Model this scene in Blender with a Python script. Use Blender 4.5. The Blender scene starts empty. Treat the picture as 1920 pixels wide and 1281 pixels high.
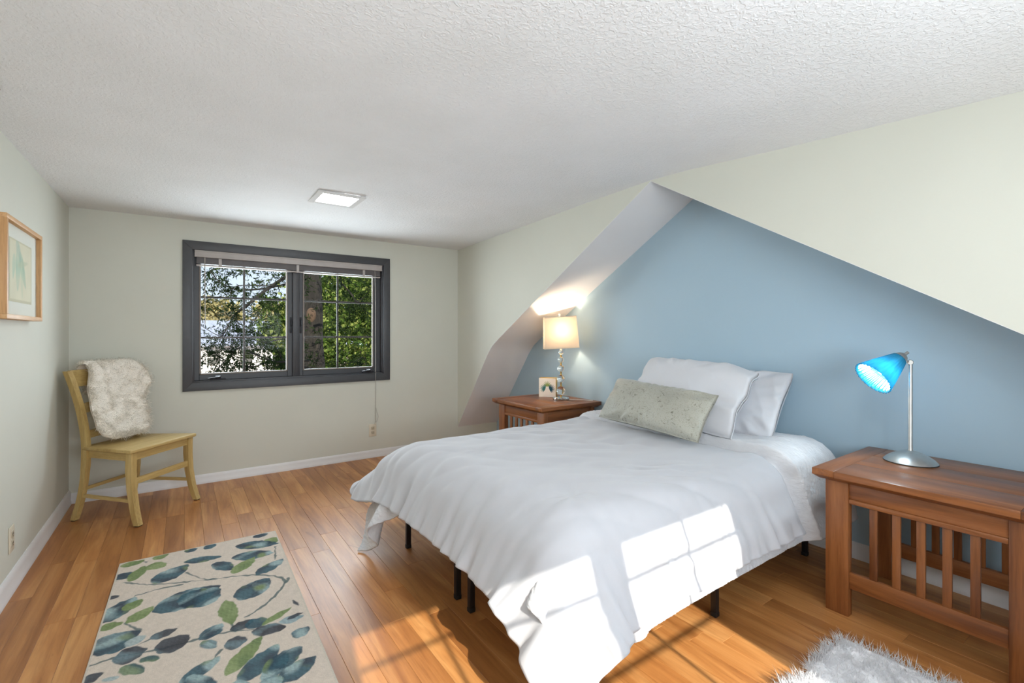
import bpy, bmesh, math, random
import numpy as np
from mathutils import Vector, Matrix

random.seed(7)
rng = np.random.default_rng(11)
SC = bpy.context.scene
COL = SC.collection
PI = math.pi

# ------------------------------------------------------------------ camera, world, sun, daylight, exposure
CAM_H = 1.2
cam_data = bpy.data.cameras.new('camera')
cam_data.sensor_width = 36.0
cam_data.lens = 880.0 / 1920.0 * 36.0
cam_data.shift_y = -15.5 / 1920.0
cam_data.clip_start = 0.02
cam_data.clip_end = 300
cam = bpy.data.objects.new('camera', cam_data)
COL.objects.link(cam)
cam.location = (0, 0, CAM_H)
cam.rotation_euler = (PI / 2, 0, -math.radians(35.1))
SC.camera = cam

world = bpy.data.worlds.new('sky')
SC.world = world
world.use_nodes = True
wn = world.node_tree
wn.nodes.clear()
w_out = wn.nodes.new('ShaderNodeOutputWorld')
w_bg = wn.nodes.new('ShaderNodeBackground')
w_tc = wn.nodes.new('ShaderNodeTexCoord')
w_sep = wn.nodes.new('ShaderNodeSeparateXYZ')
w_rmp = wn.nodes.new('ShaderNodeValToRGB')
w_rmp.color_ramp.elements[0].position = 0.0
w_rmp.color_ramp.elements[0].color = (0.78, 0.88, 1.0, 1)
w_rmp.color_ramp.elements[1].position = 0.7
w_rmp.color_ramp.elements[1].color = (0.30, 0.50, 0.86, 1)
wn.links.new(w_tc.outputs['Generated'], w_sep.inputs[0])
wn.links.new(w_sep.outputs['Z'], w_rmp.inputs['Fac'])
wn.links.new(w_rmp.outputs['Color'], w_bg.inputs['Color'])
w_bg.inputs['Strength'].default_value = 0.70
wn.links.new(w_bg.outputs[0], w_out.inputs['Surface'])

SUN_DIR = Vector((0.15, 1.0, -0.62)).normalized()
sun_data = bpy.data.lights.new('sun', 'SUN')
sun_data.energy = 4.3
sun_data.angle = math.radians(0.5)
sun_data.color = (1.0, 0.93, 0.82)
sun = bpy.data.objects.new('sun', sun_data)
COL.objects.link(sun)
sun.rotation_euler = SUN_DIR.to_track_quat('-Z', 'Y').to_euler()
sun.location = (0, -6, 6)


def area_light(name, loc, direction, sx, sy, energy, color):
    ld = bpy.data.lights.new(name, 'AREA')
    ld.shape = 'RECTANGLE'
    ld.size, ld.size_y = sx, sy
    ld.energy = energy
    ld.color = color
    o = bpy.data.objects.new(name, ld)
    COL.objects.link(o)
    o.location = loc
    o.rotation_euler = Vector(direction).to_track_quat('-Z', 'Y').to_euler()
    return o


# daylight that comes in through the two windows (rear window behind the camera, window in the far wall)
area_light('rear_window_daylight', (0.84, -0.86, 1.30), (0.0, 1, 0.75), 1.5, 1.0, 46, (0.84, 0.93, 1.0))
area_light('far_window_daylight', (0.84, 5.10, 1.40), (0.0, -1, 0.45), 2.0, 1.2, 62, (0.84, 0.94, 1.0))

PANEL_EMIT = 21.0
vs = SC.view_settings
vs.view_transform = 'Standard'
vs.look = 'None'
vs.gamma = 1.0
vs.use_curve_mapping = False
vs.exposure = 0.80
SC.cycles.diffuse_bounces = 6


# ------------------------------------------------------------------ helpers: colours and materials
def lin(r, g, b):
    f = lambda c: (c / 255 / 12.92) if c / 255 <= 0.04045 else ((c / 255 + 0.055) / 1.055) ** 2.4
    return (f(r), f(g), f(b), 1.0)


class NT:
    """tiny node-tree helper"""
    def __init__(s, name):
        s.m = bpy.data.materials.new(name)
        s.m.use_nodes = True
        s.t = s.m.node_tree
        s.b = s.t.nodes['Principled BSDF']
        s.out = s.t.nodes['Material Output']

    def n(s, typ, **kw):
        k = s.t.nodes.new('ShaderNode' + typ)
        for a, v in kw.items():
            if a in k.inputs.keys() if isinstance(a, str) else False:
                k.inputs[a].default_value = v
            else:
                setattr(k, a, v)
        return k

    def l(s, a, b):
        s.t.links.new(a, b)

    def set(s, **kw):
        for a, v in kw.items():
            s.b.inputs[a.replace('_', ' ')].default_value = v

    def coords(s, scale=(1, 1, 1), kind='Object', rnd=0.0):
        tc = s.n('TexCoord')
        mp = s.n('Mapping')
        mp.inputs['Scale'].default_value = scale
        src = tc.outputs[kind]
        if rnd:
            oi = s.n('ObjectInfo')
            mu = s.n('Math', operation='MULTIPLY')
            mu.inputs[1].default_value = rnd
            s.l(oi.outputs['Random'], mu.inputs[0])
            ad = s.n('VectorMath', operation='ADD')
            s.l(src, ad.inputs[0])
            s.l(mu.outputs[0], ad.inputs[1])
            src = ad.outputs[0]
        s.l(src, mp.inputs['Vector'])
        return mp.outputs[0]

    def noise(s, vec, scale, detail=3.0, rough=0.5, dist=0.0):
        k = s.n('TexNoise')
        k.inputs['Scale'].default_value = scale
        k.inputs['Detail'].default_value = detail
        k.inputs['Roughness'].default_value = rough
        k.inputs['Distortion'].default_value = dist
        if vec is not None:
            s.l(vec, k.inputs['Vector'])
        return k.outputs['Fac']

    def ramp(s, fac, stops):
        k = s.n('ValToRGB')
        e = k.color_ramp.elements
        while len(e) < len(stops):
            e.new(0.5)
        for i, (p, c) in enumerate(stops):
            e[i].position = p
            e[i].color = c
        s.l(fac, k.inputs['Fac'])
        return k.outputs['Color']

    def mix(s, fac, a, b, mode='MIX'):
        k = s.n('Mix', data_type='RGBA', blend_type=mode)
        for sock, v in ((k.inputs[0], fac), (k.inputs[6], a), (k.inputs[7], b)):
            if hasattr(v, 'is_linked'):
                s.l(v, sock)
            else:
                sock.default_value = v
        return k.outputs[2]

    def bump(s, height, strength, distance=0.01):
        k = s.n('Bump')
        k.inputs['Strength'].default_value = strength
        k.inputs['Distance'].default_value = distance
        s.l(height, k.inputs['Height'])
        s.l(k.outputs[0], s.b.inputs['Normal'])

    def base(s, c):
        s.l(c, s.b.inputs['Base Color'])


def plain(name, rgb, rough=0.5, metal=0.0, var=0.06, scale=12.0, bump=0.0, bscale=200.0, bdist=0.002, spec=0.5):
    t = NT(name)
    c = lin(*rgb)
    v = t.coords()
    f = t.noise(v, scale)
    dk = tuple(x * (1 - var) for x in c[:3]) + (1,)
    lt = tuple(min(1, x * (1 + var)) for x in c[:3]) + (1,)
    t.base(t.ramp(f, [(0.3, dk), (0.7, lt)]))
    t.set(Roughness=rough, Metallic=metal)
    t.b.inputs['Specular IOR Level'].default_value = spec
    if bump:
        t.bump(t.noise(v, bscale, 2.0), bump, bdist)
    return t.m


def wood(name, dark, mid, light, axis, rough=0.4, fine=60.0, rnd=9.0, spec=0.5):
    t = NT(name)
    st = 0.07
    sc = [1, 1, 1]
    sc[axis] = st
    v = t.coords(tuple(sc), rnd=rnd)
    a = t.noise(v, 14.0, 5.0, 0.6, 0.6)
    b = t.noise(v, fine * 3, 3.0, 0.6)
    base = t.ramp(a, [(0.28, lin(*dark)), (0.5, lin(*mid)), (0.74, lin(*light))])
    grain = t.ramp(b, [(0.35, (0.72, 0.68, 0.64, 1)), (0.55, (1, 1, 1, 1))])
    t.base(t.mix(0.55, base, grain, 'MULTIPLY'))
    t.set(Roughness=rough)
    t.b.inputs['Specular IOR Level'].default_value = spec
    t.bump(b, 0.12, 0.001)
    return t.m


def emission(name, rgb, strength):
    t = NT(name)
    t.t.nodes.remove(t.b)
    e = t.t.nodes.new('ShaderNodeEmission')
    e.inputs['Color'].default_value = lin(*rgb)
    e.inputs['Strength'].default_value = strength
    t.l(e.outputs[0], t.out.inputs['Surface'])
    return t.m


M = {}
# painted walls
M['sage'] = plain('sage_wall_paint', (209, 209, 198), 0.75, var=0.012, scale=3, bump=0.10, bscale=260, bdist=0.0015, spec=0.3)
M['blue'] = plain('blue_wall_paint', (169, 192, 206), 0.75, var=0.012, scale=3, bump=0.10, bscale=260, bdist=0.0015, spec=0.3)
M['soffit'] = plain('white_soffit_paint', (230, 228, 228), 0.8, var=0.015, scale=4, bump=0.08, bscale=240, spec=0.3)
M['matte_white'] = plain('matte_white_plate', (214, 213, 212), 0.9, var=0.01, spec=0.0)
M['trim_white'] = plain('white_trim_paint', (226, 224, 224), 0.45, var=0.02, scale=6)


def ceiling_mat():
    t = NT('textured_white_ceiling')
    v = t.coords()
    t.base(t.ramp(t.noise(v, 2.5), [(0.3, lin(225, 225, 225)), (0.7, lin(231, 231, 232))]))
    t.set(Roughness=0.85)
    t.b.inputs['Specular IOR Level'].default_value = 0.2
    a = t.noise(v, 62.0, 2.5, 0.55, 0.8)
    r = t.ramp(a, [(0.46, (0, 0, 0, 1)), (0.60, (1, 1, 1, 1))])
    b = t.noise(v, 190.0, 2.0)
    k = t.mix(0.25, r, b)
    t.bump(k, 0.42, 0.006)
    return t.m


M['ceiling'] = ceiling_mat()


def plank_mat():
    t = NT('honey_oak_laminate')
    v = t.coords((1, 0.10, 1), rnd=37.0)
    oi = t.n('ObjectInfo')
    a = t.noise(v, 9.0, 4.0, 0.55, 1.2)
    base = t.ramp(a, [(0.25, lin(147, 91, 47)), (0.48, lin(180, 121, 67)), (0.72, lin(208, 153, 95))])
    tone = t.ramp(oi.outputs['Random'], [(0.0, (0.80, 0.77, 0.74, 1)), (0.45, (0.97, 0.96, 0.95, 1)), (1.0, (1.12, 1.12, 1.10, 1))])
    base = t.mix(1.0, base, tone, 'MULTIPLY')
    v2 = t.coords((1, 0.05, 1), rnd=91.0)
    g = t.noise(v2, 85.0, 4.0, 0.65, 0.4)
    base = t.mix(0.40, base, t.ramp(g, [(0.32, (0.55, 0.47, 0.40, 1)), (0.52, (1, 1, 1, 1))]), 'MULTIPLY')
    v3 = t.coords((1, 0.30, 1), rnd=53.0)
    kn = t.noise(v3, 5.5, 3.0, 0.6, 2.2)
    base = t.mix(0.5, base, t.ramp(kn, [(0.26, (0.50, 0.38, 0.30, 1)), (0.34, (1, 1, 1, 1))]), 'MULTIPLY')
    t.base(base)
    t.set(Roughness=0.36)
    t.bump(g, 0.05, 0.001)
    return t.m


M['plank'] = plank_mat()
M['subfloor'] = plain('dark_underlay', (60, 42, 28), 0.8)
for ax, nm in enumerate('xyz'):
    M['cherry_' + nm] = wood('cherry_stained_oak_' + nm, (92, 50, 25), (136, 82, 43), (166, 106, 61), ax, 0.34)
    M['yellow_' + nm] = wood('yellow_stained_wood_' + nm, (176, 146, 88), (196, 168, 108), (212, 186, 128), ax, 0.45)
    M['oak_' + nm] = wood('pale_oak_' + nm, (186, 136, 86), (208, 160, 108), (222, 180, 130), ax, 0.5)
M['charcoal'] = plain('charcoal_window_paint', (62, 62, 65), 0.42, var=0.05, scale=20)
M['charcoal_dark'] = plain('dark_hardware_metal', (38, 38, 42), 0.35, 0.4)
M['putty'] = plain('putty_glazing_bead', (128, 118, 110), 0.5)
M['bronze'] = plain('dark_bronze_grille', (62, 54, 48), 0.45)
M['blind_light'] = plain('light_grey_blind', (176, 168, 164), 0.45)
M['blind_dark'] = plain('dark_grey_blind', (98, 92, 92), 0.5)  # darker grey of the slats and headrail
M['cord'] = plain('grey_cord', (170, 164, 156), 0.8)
M['ivory'] = plain('ivory_plastic', (214, 204, 184), 0.4)
M['ivory_dark'] = plain('tan_plastic', (188, 176, 154), 0.4)
M['black'] = plain('black_slot', (20, 18, 18), 0.6)
M['black_metal'] = plain('black_powdercoat_steel', (30, 30, 33), 0.45, 0.3)
M['white_plastic'] = plain('white_plastic', (228, 228, 226), 0.4)
M['panel_glow'] = emission('lit_diffuser', (252, 252, 252), PANEL_EMIT)


def fabric(name, rgb, bump, bscale, bdist, rough=0.9, sheen=0.3, var=0.02, stretch=(1, 1, 1)):
    t = NT(name)
    v = t.coords(stretch)
    c = lin(*rgb)
    dk = tuple(x * (1 - var) for x in c[:3]) + (1,)
    t.base(t.ramp(t.noise(v, 9), [(0.3, dk), (0.7, c)]))
    t.set(Roughness=rough)
    t.b.inputs['Sheen Weight'].default_value = sheen
    t.b.inputs['Specular IOR Level'].default_value = 0.2
    t.bump(t.noise(v, bscale, 3.0), bump, bdist)
    return t.m


M['duvet'] = fabric('white_cotton_duvet', (190, 190, 195), 0.10, 420, 0.001)
M['pillowcase'] = fabric('white_cotton_pillowcase', (207, 207, 211), 0.10, 420, 0.001)
M['sheet'] = fabric('pale_mattress_ticking', (206, 206, 210), 0.1, 300, 0.001)


def seersucker():
    t = NT('white_textured_coverlet')
    v = t.coords((1, 1, 1))
    t.base(t.ramp(t.noise(v, 8), [(0.3, lin(206, 206, 210)), (0.7, lin(216, 216, 219))]))
    t.set(Roughness=0.9)
    t.b.inputs['Sheen Weight'].default_value = 0.2
    v2 = t.coords((1.0, 0.35, 1.0))
    t.bump(t.noise(v2, 75, 2.0, 0.5, 0.5), 0.7, 0.006)
    return t.m


M['coverlet'] = seersucker()


def metallic_pillow():
    t = NT('sage_silver_jacquard')
    v = t.coords()
    f = t.noise(v, 26, 5.0, 0.75, 1.5)
    base = t.ramp(t.noise(v, 5, 3), [(0.3, lin(154, 152, 140)), (0.7, lin(174, 172, 160))])
    sp = t.ramp(f, [(0.30, lin(96, 96, 80)), (0.36, lin(150, 148, 130)), (0.42, (1, 1, 1, 1))])
    f2 = t.noise(v, 160, 3.0, 0.7)
    sp2 = t.ramp(f2, [(0.36, (0.62, 0.62, 0.56, 1)), (0.46, (1, 1, 1, 1))])
    t.base(t.mix(0.7, t.mix(0.8, base, sp, 'MULTIPLY'), sp2, 'MULTIPLY'))
    t.set(Roughness=0.55)
    t.b.inputs['Sheen Weight'].default_value = 0.3
    t.bump(f2, 0.3, 0.002)
    return t.m


M['jacquard'] = metallic_pillow()
M['wool_cream'] = 'later'
M['hide'] = fabric('cream_sheepskin_hide', (240, 230, 214), 0.1, 100, 0.001)
M['fleece'] = fabric('cream_fleece', (250, 242, 230), 0.8, 170, 0.006, sheen=0.3, var=0.05)
M['shag_base'] = fabric('white_shag_base', (250, 250, 253), 0.8, 150, 0.006, sheen=0.3, var=0.04)
M['shag'] = 'later'
M['rug_back'] = fabric('beige_rug_binding', (198, 188, 174), 0.2, 300, 0.002)


def attr_mat(name, rough, fiber=0.0):
    t = NT(name)
    a = t.n('VertexColor')
    a.layer_name = 'print'
    c = a.outputs['Color']
    if fiber:
        v = t.coords()
        f = t.noise(v, 420, 2.0, 0.7)
        c = t.mix(fiber, c, t.ramp(f, [(0.3, (0.55, 0.55, 0.55, 1)), (0.62, (1.0, 1.0, 1.0, 1))]), 'MULTIPLY')
        t.bump(f, 0.5, 0.003)
    t.base(c)
    t.set(Roughness=rough)
    t.b.inputs['Specular IOR Level'].default_value = 0.2
    return t.m


M['rug_print'] = attr_mat('woven_leaf_rug', 0.95, 0.5)
M['art_print'] = attr_mat('watercolour_print', 0.8)


def pane_mat():
    t = NT('window_glass')
    t.t.nodes.remove(t.b)
    tr = t.n('BsdfTransparent')
    tr.inputs['Color'].default_value = (0.97, 0.98, 0.98, 1)
    gl = t.n('BsdfGlossy')
    gl.inputs['Roughness'].default_value = 0.02
    mx = t.n('MixShader')
    mx.inputs[0].default_value = 0.002
    t.l(tr.outputs[0], mx.inputs[1])
    t.l(gl.outputs[0], mx.inputs[2])
    t.l(mx.outputs[0], t.out.inputs['Surface'])
    return t.m


M['pane'] = pane_mat()


def crystal():
    t = NT('clear_crystal')
    t.set(Roughness=0.02, IOR=1.48)
    t.b.inputs['Base Color'].default_value = (0.97, 0.98, 0.98, 1)
    t.b.inputs['Transmission Weight'].default_value = 1.0
    return t.m


M['crystal'] = crystal()
M['gold'] = plain('brass_spacer', (196, 150, 70), 0.25, 1.0, var=0.05)
M['nickel'] = plain('brushed_nickel', (205, 205, 202), 0.38, 1.0, var=0.06, scale=40)


def translucent(name, rgb, tmix, gloss=0.08, tint=None, clear=0.0):
    t = NT(name)
    t.t.nodes.remove(t.b)
    df = t.n('BsdfDiffuse')
    df.inputs['Color'].default_value = lin(*rgb)
    tl = t.n('BsdfTranslucent')
    tl.inputs['Color'].default_value = lin(*(tint or rgb))
    m1 = t.n('MixShader')
    m1.inputs[0].default_value = tmix
    t.l(df.outputs[0], m1.inputs[1])
    t.l(tl.outputs[0], m1.inputs[2])
    last = m1.outputs[0]
    if clear:
        tp = t.n('BsdfTransparent')
        tp.inputs['Color'].default_value = lin(*(tint or rgb))
        m3 = t.n('MixShader')
        m3.inputs[0].default_value = clear
        t.l(last, m3.inputs[1])
        t.l(tp.outputs[0], m3.inputs[2])
        last = m3.outputs[0]
    if gloss:
        gl = t.n('BsdfGlossy')
        gl.inputs['Roughness'].default_value = 0.15
        m2 = t.n('MixShader')
        m2.inputs[0].default_value = gloss
        t.l(last, m2.inputs[1])
        t.l(gl.outputs[0], m2.inputs[2])
        last = m2.outputs[0]
    t.l(last, t.out.inputs['Surface'])
    return t.m


M['lamp_linen'] = translucent('ivory_linen_lampshade', (226, 216, 200), 0.40, 0.0, (146, 132, 112))
M['blue_glass'] = translucent('ribbed_blue_glass', (28, 132, 160), 0.40, 0.10, (84, 168, 194), 0.40)
M['wool_cream'] = translucent('cream_sheepskin_wool', (253, 247, 237), 0.5, 0.0, (254, 250, 242))
M['shag'] = translucent('white_shag_pile', (252, 252, 254), 0.5, 0.0, (253, 253, 254))
M['bulb_warm'] = emission('warm_bulb', (255, 214, 160), 6.0)
M['bulb_cool'] = emission('cool_bulb', (240, 250, 255), 6.0)


# ------------------------------------------------------------------ helpers: meshes and objects
def finish(me, smooth=True, angle=38):
    if smooth:
        me.polygons.foreach_set('use_smooth', [True] * len(me.polygons))
        try:
            me.set_sharp_from_angle(angle=math.radians(angle))
        except Exception:
            pass
    me.update()
    return me


def link(name, data, mat=None, parent=None, loc=None, rot=None):
    o = bpy.data.objects.new(name, data)
    COL.objects.link(o)
    if mat is not None and data is not None:
        if isinstance(mat, str):
            mat = M[mat]
        if len(data.materials) == 0:
            data.materials.append(mat)
    if parent is not None:
        o.parent = parent
    if loc is not None:
        o.location = loc
    if rot is not None:
        o.rotation_euler = rot
    return o


def tag(o, label=None, cat=None, group=None, kind=None):
    if label:
        o['label'] = label
    if cat:
        o['category'] = cat
    if group:
        o['group'] = group
    if kind:
        o['kind'] = kind
    return o


def thing(name, label, cat, loc=(0, 0, 0), rz=0.0, group=None):
    o = bpy.data.objects.new(name, None)
    o.empty_display_size = 0.1
    COL.objects.link(o)
    o.location = loc
    o.rotation_euler = (0, 0, rz)
    return tag(o, label, cat, group)


def structure(name, data=None, mat=None, parent=None):
    o = link(name, data, mat, parent)
    o['kind'] = 'structure'
    return o


def box_bm(bm, lo, hi, bevel=0.0, seg=2, rot=None, taper=None):
    lo, hi = Vector(lo), Vector(hi)
    c = (lo + hi) / 2
    s = hi - lo
    r = bmesh.ops.create_cube(bm, size=1.0)
    vs_ = r['verts']
    for v in vs_:
        v.co = Vector((v.co.x * s.x, v.co.y * s.y, v.co.z * s.z))
    if bevel > 0:
        es = list({e for v in vs_ for e in v.link_edges})
        rb = bmesh.ops.bevel(bm, geom=es, offset=min(bevel, 0.49 * min(s)), segments=seg, profile=0.5, affect='EDGES')
        vs_ = list(set(rb['verts']) | {v for v in vs_ if v.is_valid})
    if rot is not None:
        for v in vs_:
            v.co = rot @ v.co
    for v in vs_:
        v.co += c
    return vs_


def bm_mesh(name, bm, angle=38):
    bmesh.ops.recalc_face_normals(bm, faces=bm.faces[:])
    me = bpy.data.meshes.new(name)
    bm.to_mesh(me)
    bm.free()
    return finish(me, True, angle)


def box(name, lo, hi, mat, parent=None, bevel=0.002, seg=2, loc=None, rot=None):
    bm = bmesh.new()
    box_bm(bm, lo, hi, bevel, seg)
    return link(name, bm_mesh(name, bm), mat, parent, loc, rot)


def np_mesh(name, V, F, smooth=True, angle=60):
    """V (n,3), F (m,k) uniform polygons"""
    V = np.asarray(V, dtype=np.float32).reshape(-1, 3)
    F = np.asarray(F, dtype=np.int32)
    me = bpy.data.meshes.new(name)
    me.vertices.add(len(V))
    me.vertices.foreach_set('co', V.ravel())
    k = F.shape[1]
    me.loops.add(F.size)
    me.loops.foreach_set('vertex_index', F.ravel())
    me.polygons.add(len(F))
    me.polygons.foreach_set('loop_start', np.arange(0, F.size, k, dtype=np.int32))
    me.update(calc_edges=True)
    me.validate()
    if smooth:
        me.polygons.foreach_set('use_smooth', np.ones(len(F), dtype=bool))
        if angle:
            try:
                me.set_sharp_from_angle(angle=math.radians(angle))
            except Exception:
                pass
    return me


def grid_faces(n, m, wrap_m=False):
    i, j = np.meshgrid(np.arange(n - 1), np.arange(m if wrap_m else m - 1), indexing='ij')
    j2 = (j + 1) % m
    return np.stack([i * m + j, (i + 1) * m + j, (i + 1) * m + j2, i * m + j2], -1).reshape(-1, 4)


def lathe_mesh(name, prof, seg=32, ribs=0, rib_amp=0.0, angle=38):
    prof = np.array(prof, float)
    a = np.linspace(0, 2 * PI, seg, endpoint=False)
    rr = prof[:, 0][:, None] * (1 + (rib_amp * np.cos(ribs * a))[None, :] if ribs else np.ones((1, seg)))
    V = np.stack([rr * np.cos(a), rr * np.sin(a), np.repeat(prof[:, 1][:, None], seg, 1)], -1)
    F = grid_faces(len(prof), seg, True)[:, ::-1]
    return np_mesh(name, V, F, True, angle)


def tube_mesh(name, pts, rad, seg=10, caps=True):
    pts = [Vector(p) for p in pts]
    n = len(pts)
    rad = [rad] * n if not hasattr(rad, '__len__') else rad
    V, F = [], []
    prev = None
    for i, p in enumerate(pts):
        d = (pts[min(i + 1, n - 1)] - pts[max(i - 1, 0)]).normalized()
        if prev is None:
            u = d.orthogonal().normalized()
        else:
            u = (prev - d * prev.dot(d)).normalized()
        prev = u
        w = d.cross(u)
        for k in range(seg):
            a = 2 * PI * k / seg
            V.append(p + (u * math.cos(a) + w * math.sin(a)) * rad[i])
    me = bpy.data.meshes.new(name)
    for i in range(n - 1):
        for k in range(seg):
            k2 = (k + 1) % seg
            F.append((i * seg + k, i * seg + k2, (i + 1) * seg + k2, (i + 1) * seg + k))
    if caps:
        F.append(tuple(range(seg))[::-1])
        F.append(tuple((n - 1) * seg + k for k in range(seg)))
    me.from_pydata([tuple(v) for v in V], [], F)
    return finish(me)


def spline(pts, per=8):
    """Catmull-Rom through points"""
    P = np.array(pts, float)
    P = np.vstack([2 * P[0] - P[1], P, 2 * P[-1] - P[-2]])
    out = []
    for i in range(1, len(P) - 2):
        for t in np.linspace(0, 1, per, endpoint=False):
            p0, p1, p2, p3 = P[i - 1:i + 3]
            out.append(0.5 * (2 * p1 + (p2 - p0) * t + (2 * p0 - 5 * p1 + 4 * p2 - p3) * t * t + (3 * p1 - p0 - 3 * p2 + p3) * t ** 3))
    out.append(P[-2])
    return [tuple(p) for p in out]


def bar_mesh(name, sections, bevel=0.0):
    """loft through rectangular sections [(centre, half_u vector, half_v vector)]"""
    bm = bmesh.new()
    rings = []
    for c, u, v in sections:
        c, u, v = Vector(c), Vector(u), Vector(v)
        rings.append([bm.verts.new(c + u * a + v * b) for a, b in ((-1, -1), (1, -1), (1, 1), (-1, 1))])
    for r0, r1 in zip(rings[:-1], rings[1:]):
        for k in range(4):
            bm.faces.new((r0[k], r0[(k + 1) % 4], r1[(k + 1) % 4], r1[k]))
    bm.faces.new(rings[0][::-1])
    bm.faces.new(rings[-1])
    if bevel:
        es = [e for e in bm.edges if e.is_manifold and e.calc_face_angle(0) > 0.6]
        bmesh.ops.bevel(bm, geom=es, offset=bevel, segments=2, profile=0.5, affect='EDGES')
    return bm_mesh(name, bm)


def strip_prism(name, low, high, x0, x1):
    """solid between two (y,z) polylines of equal length, from x0 to x1"""
    n = len(low)
    bm = bmesh.new()
    a = [[bm.verts.new((x_, p[0], p[1])) for p in low] for x_ in (x0, x1)]
    b_ = [[bm.verts.new((x_, p[0], p[1])) for p in high] for x_ in (x0, x1)]
    for k in range(n - 1):
        bm.faces.new((a[0][k], a[0][k + 1], b_[0][k + 1], b_[0][k]))
        bm.faces.new((a[1][k], b_[1][k], b_[1][k + 1], a[1][k + 1]))
        bm.faces.new((a[0][k], a[1][k], a[1][k + 1], a[0][k + 1]))
        bm.faces.new((b_[0][k], b_[0][k + 1], b_[1][k + 1], b_[1][k]))
    for k in (0, n - 1):
        bm.faces.new((a[0][k], b_[0][k], b_[1][k], a[1][k]))
    return bm_mesh(name, bm, 20)


def copy_tree(o, parent=None):
    c = o.copy()
    COL.objects.link(c)
    c.parent = parent
    for ch in o.children:
        copy_tree(ch, c)
    return c


def wobble(P, k, seed, n=10):
    """smooth pseudo-noise in [-1,1] from summed sines; P (...,d)"""
    r = np.random.default_rng(seed)
    P = np.asarray(P, float)
    out = np.zeros(P.shape[:-1])
    for i in range(n):
        d = r.normal(size=P.shape[-1])
        d /= np.linalg.norm(d)
        out += np.sin(P @ d * k * (0.6 + 0.9 * r.random()) + r.random() * 6.28)
    return out / (n ** 0.5 * 0.9)


def smoothstep(a, b, x):
    t = np.clip((x - a) / (b - a), 0, 1)
    return t * t * (3 - 2 * t)


def print_mesh(name, w, h, nx, ny, fcol, thick=0.0):
    """flat sheet in local x (0..w), y (0..h) with the print held as a colour attribute"""
    x, y = np.meshgrid(np.linspace(0, w, nx), np.linspace(0, h, ny), indexing='ij')
    V = np.stack([x, y, x * 0 + thick], -1)
    F = grid_faces(nx, ny)
    C = fcol(x, y).reshape(-1, 3)
    me = np_mesh(name, V, F, False)
    at = me.color_attributes.new('print', 'FLOAT_COLOR', 'POINT')
    at.data.foreach_set('color', np.concatenate([C, np.ones((len(C), 1))], 1).astype(np.float32).ravel())
    return me


def leaf_mask(x, y, x0, y0, x1, y1, hw, soft=0.004, round_=0.75):
    L = math.hypot(x1 - x0, y1 - y0)
    dx, dy = (x1 - x0) / L, (y1 - y0) / L
    t = ((x - x0) * dx + (y - y0) * dy) / L
    s = np.abs(-(x - x0) * dy + (y - y0) * dx)
    tt = np.clip(t, 0, 1)
    prof = hw * np.sin(PI * tt ** round_) ** 0.7
    d = np.where((t > 0) & (t < 1), prof - s, -1)
    return np.clip(d / soft + 0.5, 0, 1), t, s / max(hw, 1e-6)


def strands(roots, normals, length, width, lean, curl, seed, jitter=0.5):
    """thin tapering three-sided tufts; returns V, F"""
    r = np.random.default_rng(seed)
    n = len(roots)
    N = normals + r.normal(size=(n, 3)) * jitter
    N /= np.linalg.norm(N, axis=1, keepdims=True)
    D = N + np.asarray(lean)[None, :] * (0.4 + 0.9 * r.random((n, 1)))
    D /= np.linalg.norm(D, axis=1, keepdims=True)
    U = np.cross(N, r.normal(size=(n, 3)))
    U /= np.linalg.norm(U, axis=1, keepdims=True) + 1e-9
    W = np.cross(N, U)
    Ln = length * (0.6 + 0.7 * r.random((n, 1)))
    side = (U * (r.random((n, 1)) - 0.5) + W * (r.random((n, 1)) - 0.5)) * curl * 2
    c0 = roots
    c1 = roots + N * Ln * 0.55 + side * Ln * 0.35
    c2 = c1 + (D + side) * Ln * 0.55
    V = []
    for c, w in ((c0, width), (c1, width * 0.9)):
        for k in range(3):
            a = 2 * PI * k / 3
            V.append(c + (U * math.cos(a) + W * math.sin(a)) * w)
    V.append(c2)
    V = np.stack(V, 1)                      # n,7,3
    base = (np.arange(n) * 7)[:, None]
    tri = []
    for k in range(3):
        k2 = (k + 1) % 3
        tri += [[k, k2, 3 + k2], [k, 3 + k2, 3 + k], [3 + k, 3 + k2, 6]]
    F = (base[:, :, None] + np.array(tri)[None]).reshape(-1, 3)
    return V.reshape(-1, 3), F



# ------------------------------------------------------------------ the room shell
XL, XR, XN = -0.652, 2.438, 2.945        # left wall, right wall, niche (blue) wall
YB, YR = 4.49, -0.66                     # window wall, wall behind the camera
APEX = (1.935, 2.166)
PROFILE = [(4.56, 0.095), (4.227, 0.537), (3.885, 0.990), (3.80, 1.078), (3.70, 1.141), APEX,
           (0.317, 1.194), (0.14, 1.086), (0.05, 0.985), (-0.66, 0.045)]


def ceil_z(x, y):
    zr = np.interp(y, [-0.7, 0.317, 0.681, 1.204, 1.65, 1.935, 2.568, 3.154, 4.49],
                   [2.0, 2.059, 2.084, 2.122, 2.160, 2.173, 2.159, 2.137, 2.10])
    t = np.clip((x - XL) / (XR - XL), 0, 1)
    return 2.088 * (1 - t) + zr * t


# floor: underlay plus single planks running towards the window
bm = bmesh.new()
box_bm(bm, (XL - 0.1, YR - 0.12, -0.10), (XN + 0.1, YB + 0.12, -0.013))
floor = structure('floor', bm_mesh('floor', bm), 'subfloor')
PW = (XN - XL) / 38
plank_meshes = {}


def plank_mesh(length):
    key = round(length, 2)
    if key not in plank_meshes:
        b = bmesh.new()
        box_bm(b, (-PW / 2 + 0.0003, 0.0003, -0.012), (PW / 2 - 0.0003, key - 0.0003, 0.0), 0.0007, 1)
        me = bm_mesh('plank', b, 30)
        me.materials.append(M['plank'])
        plank_meshes[key] = me
    return plank_meshes[key], key


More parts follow.
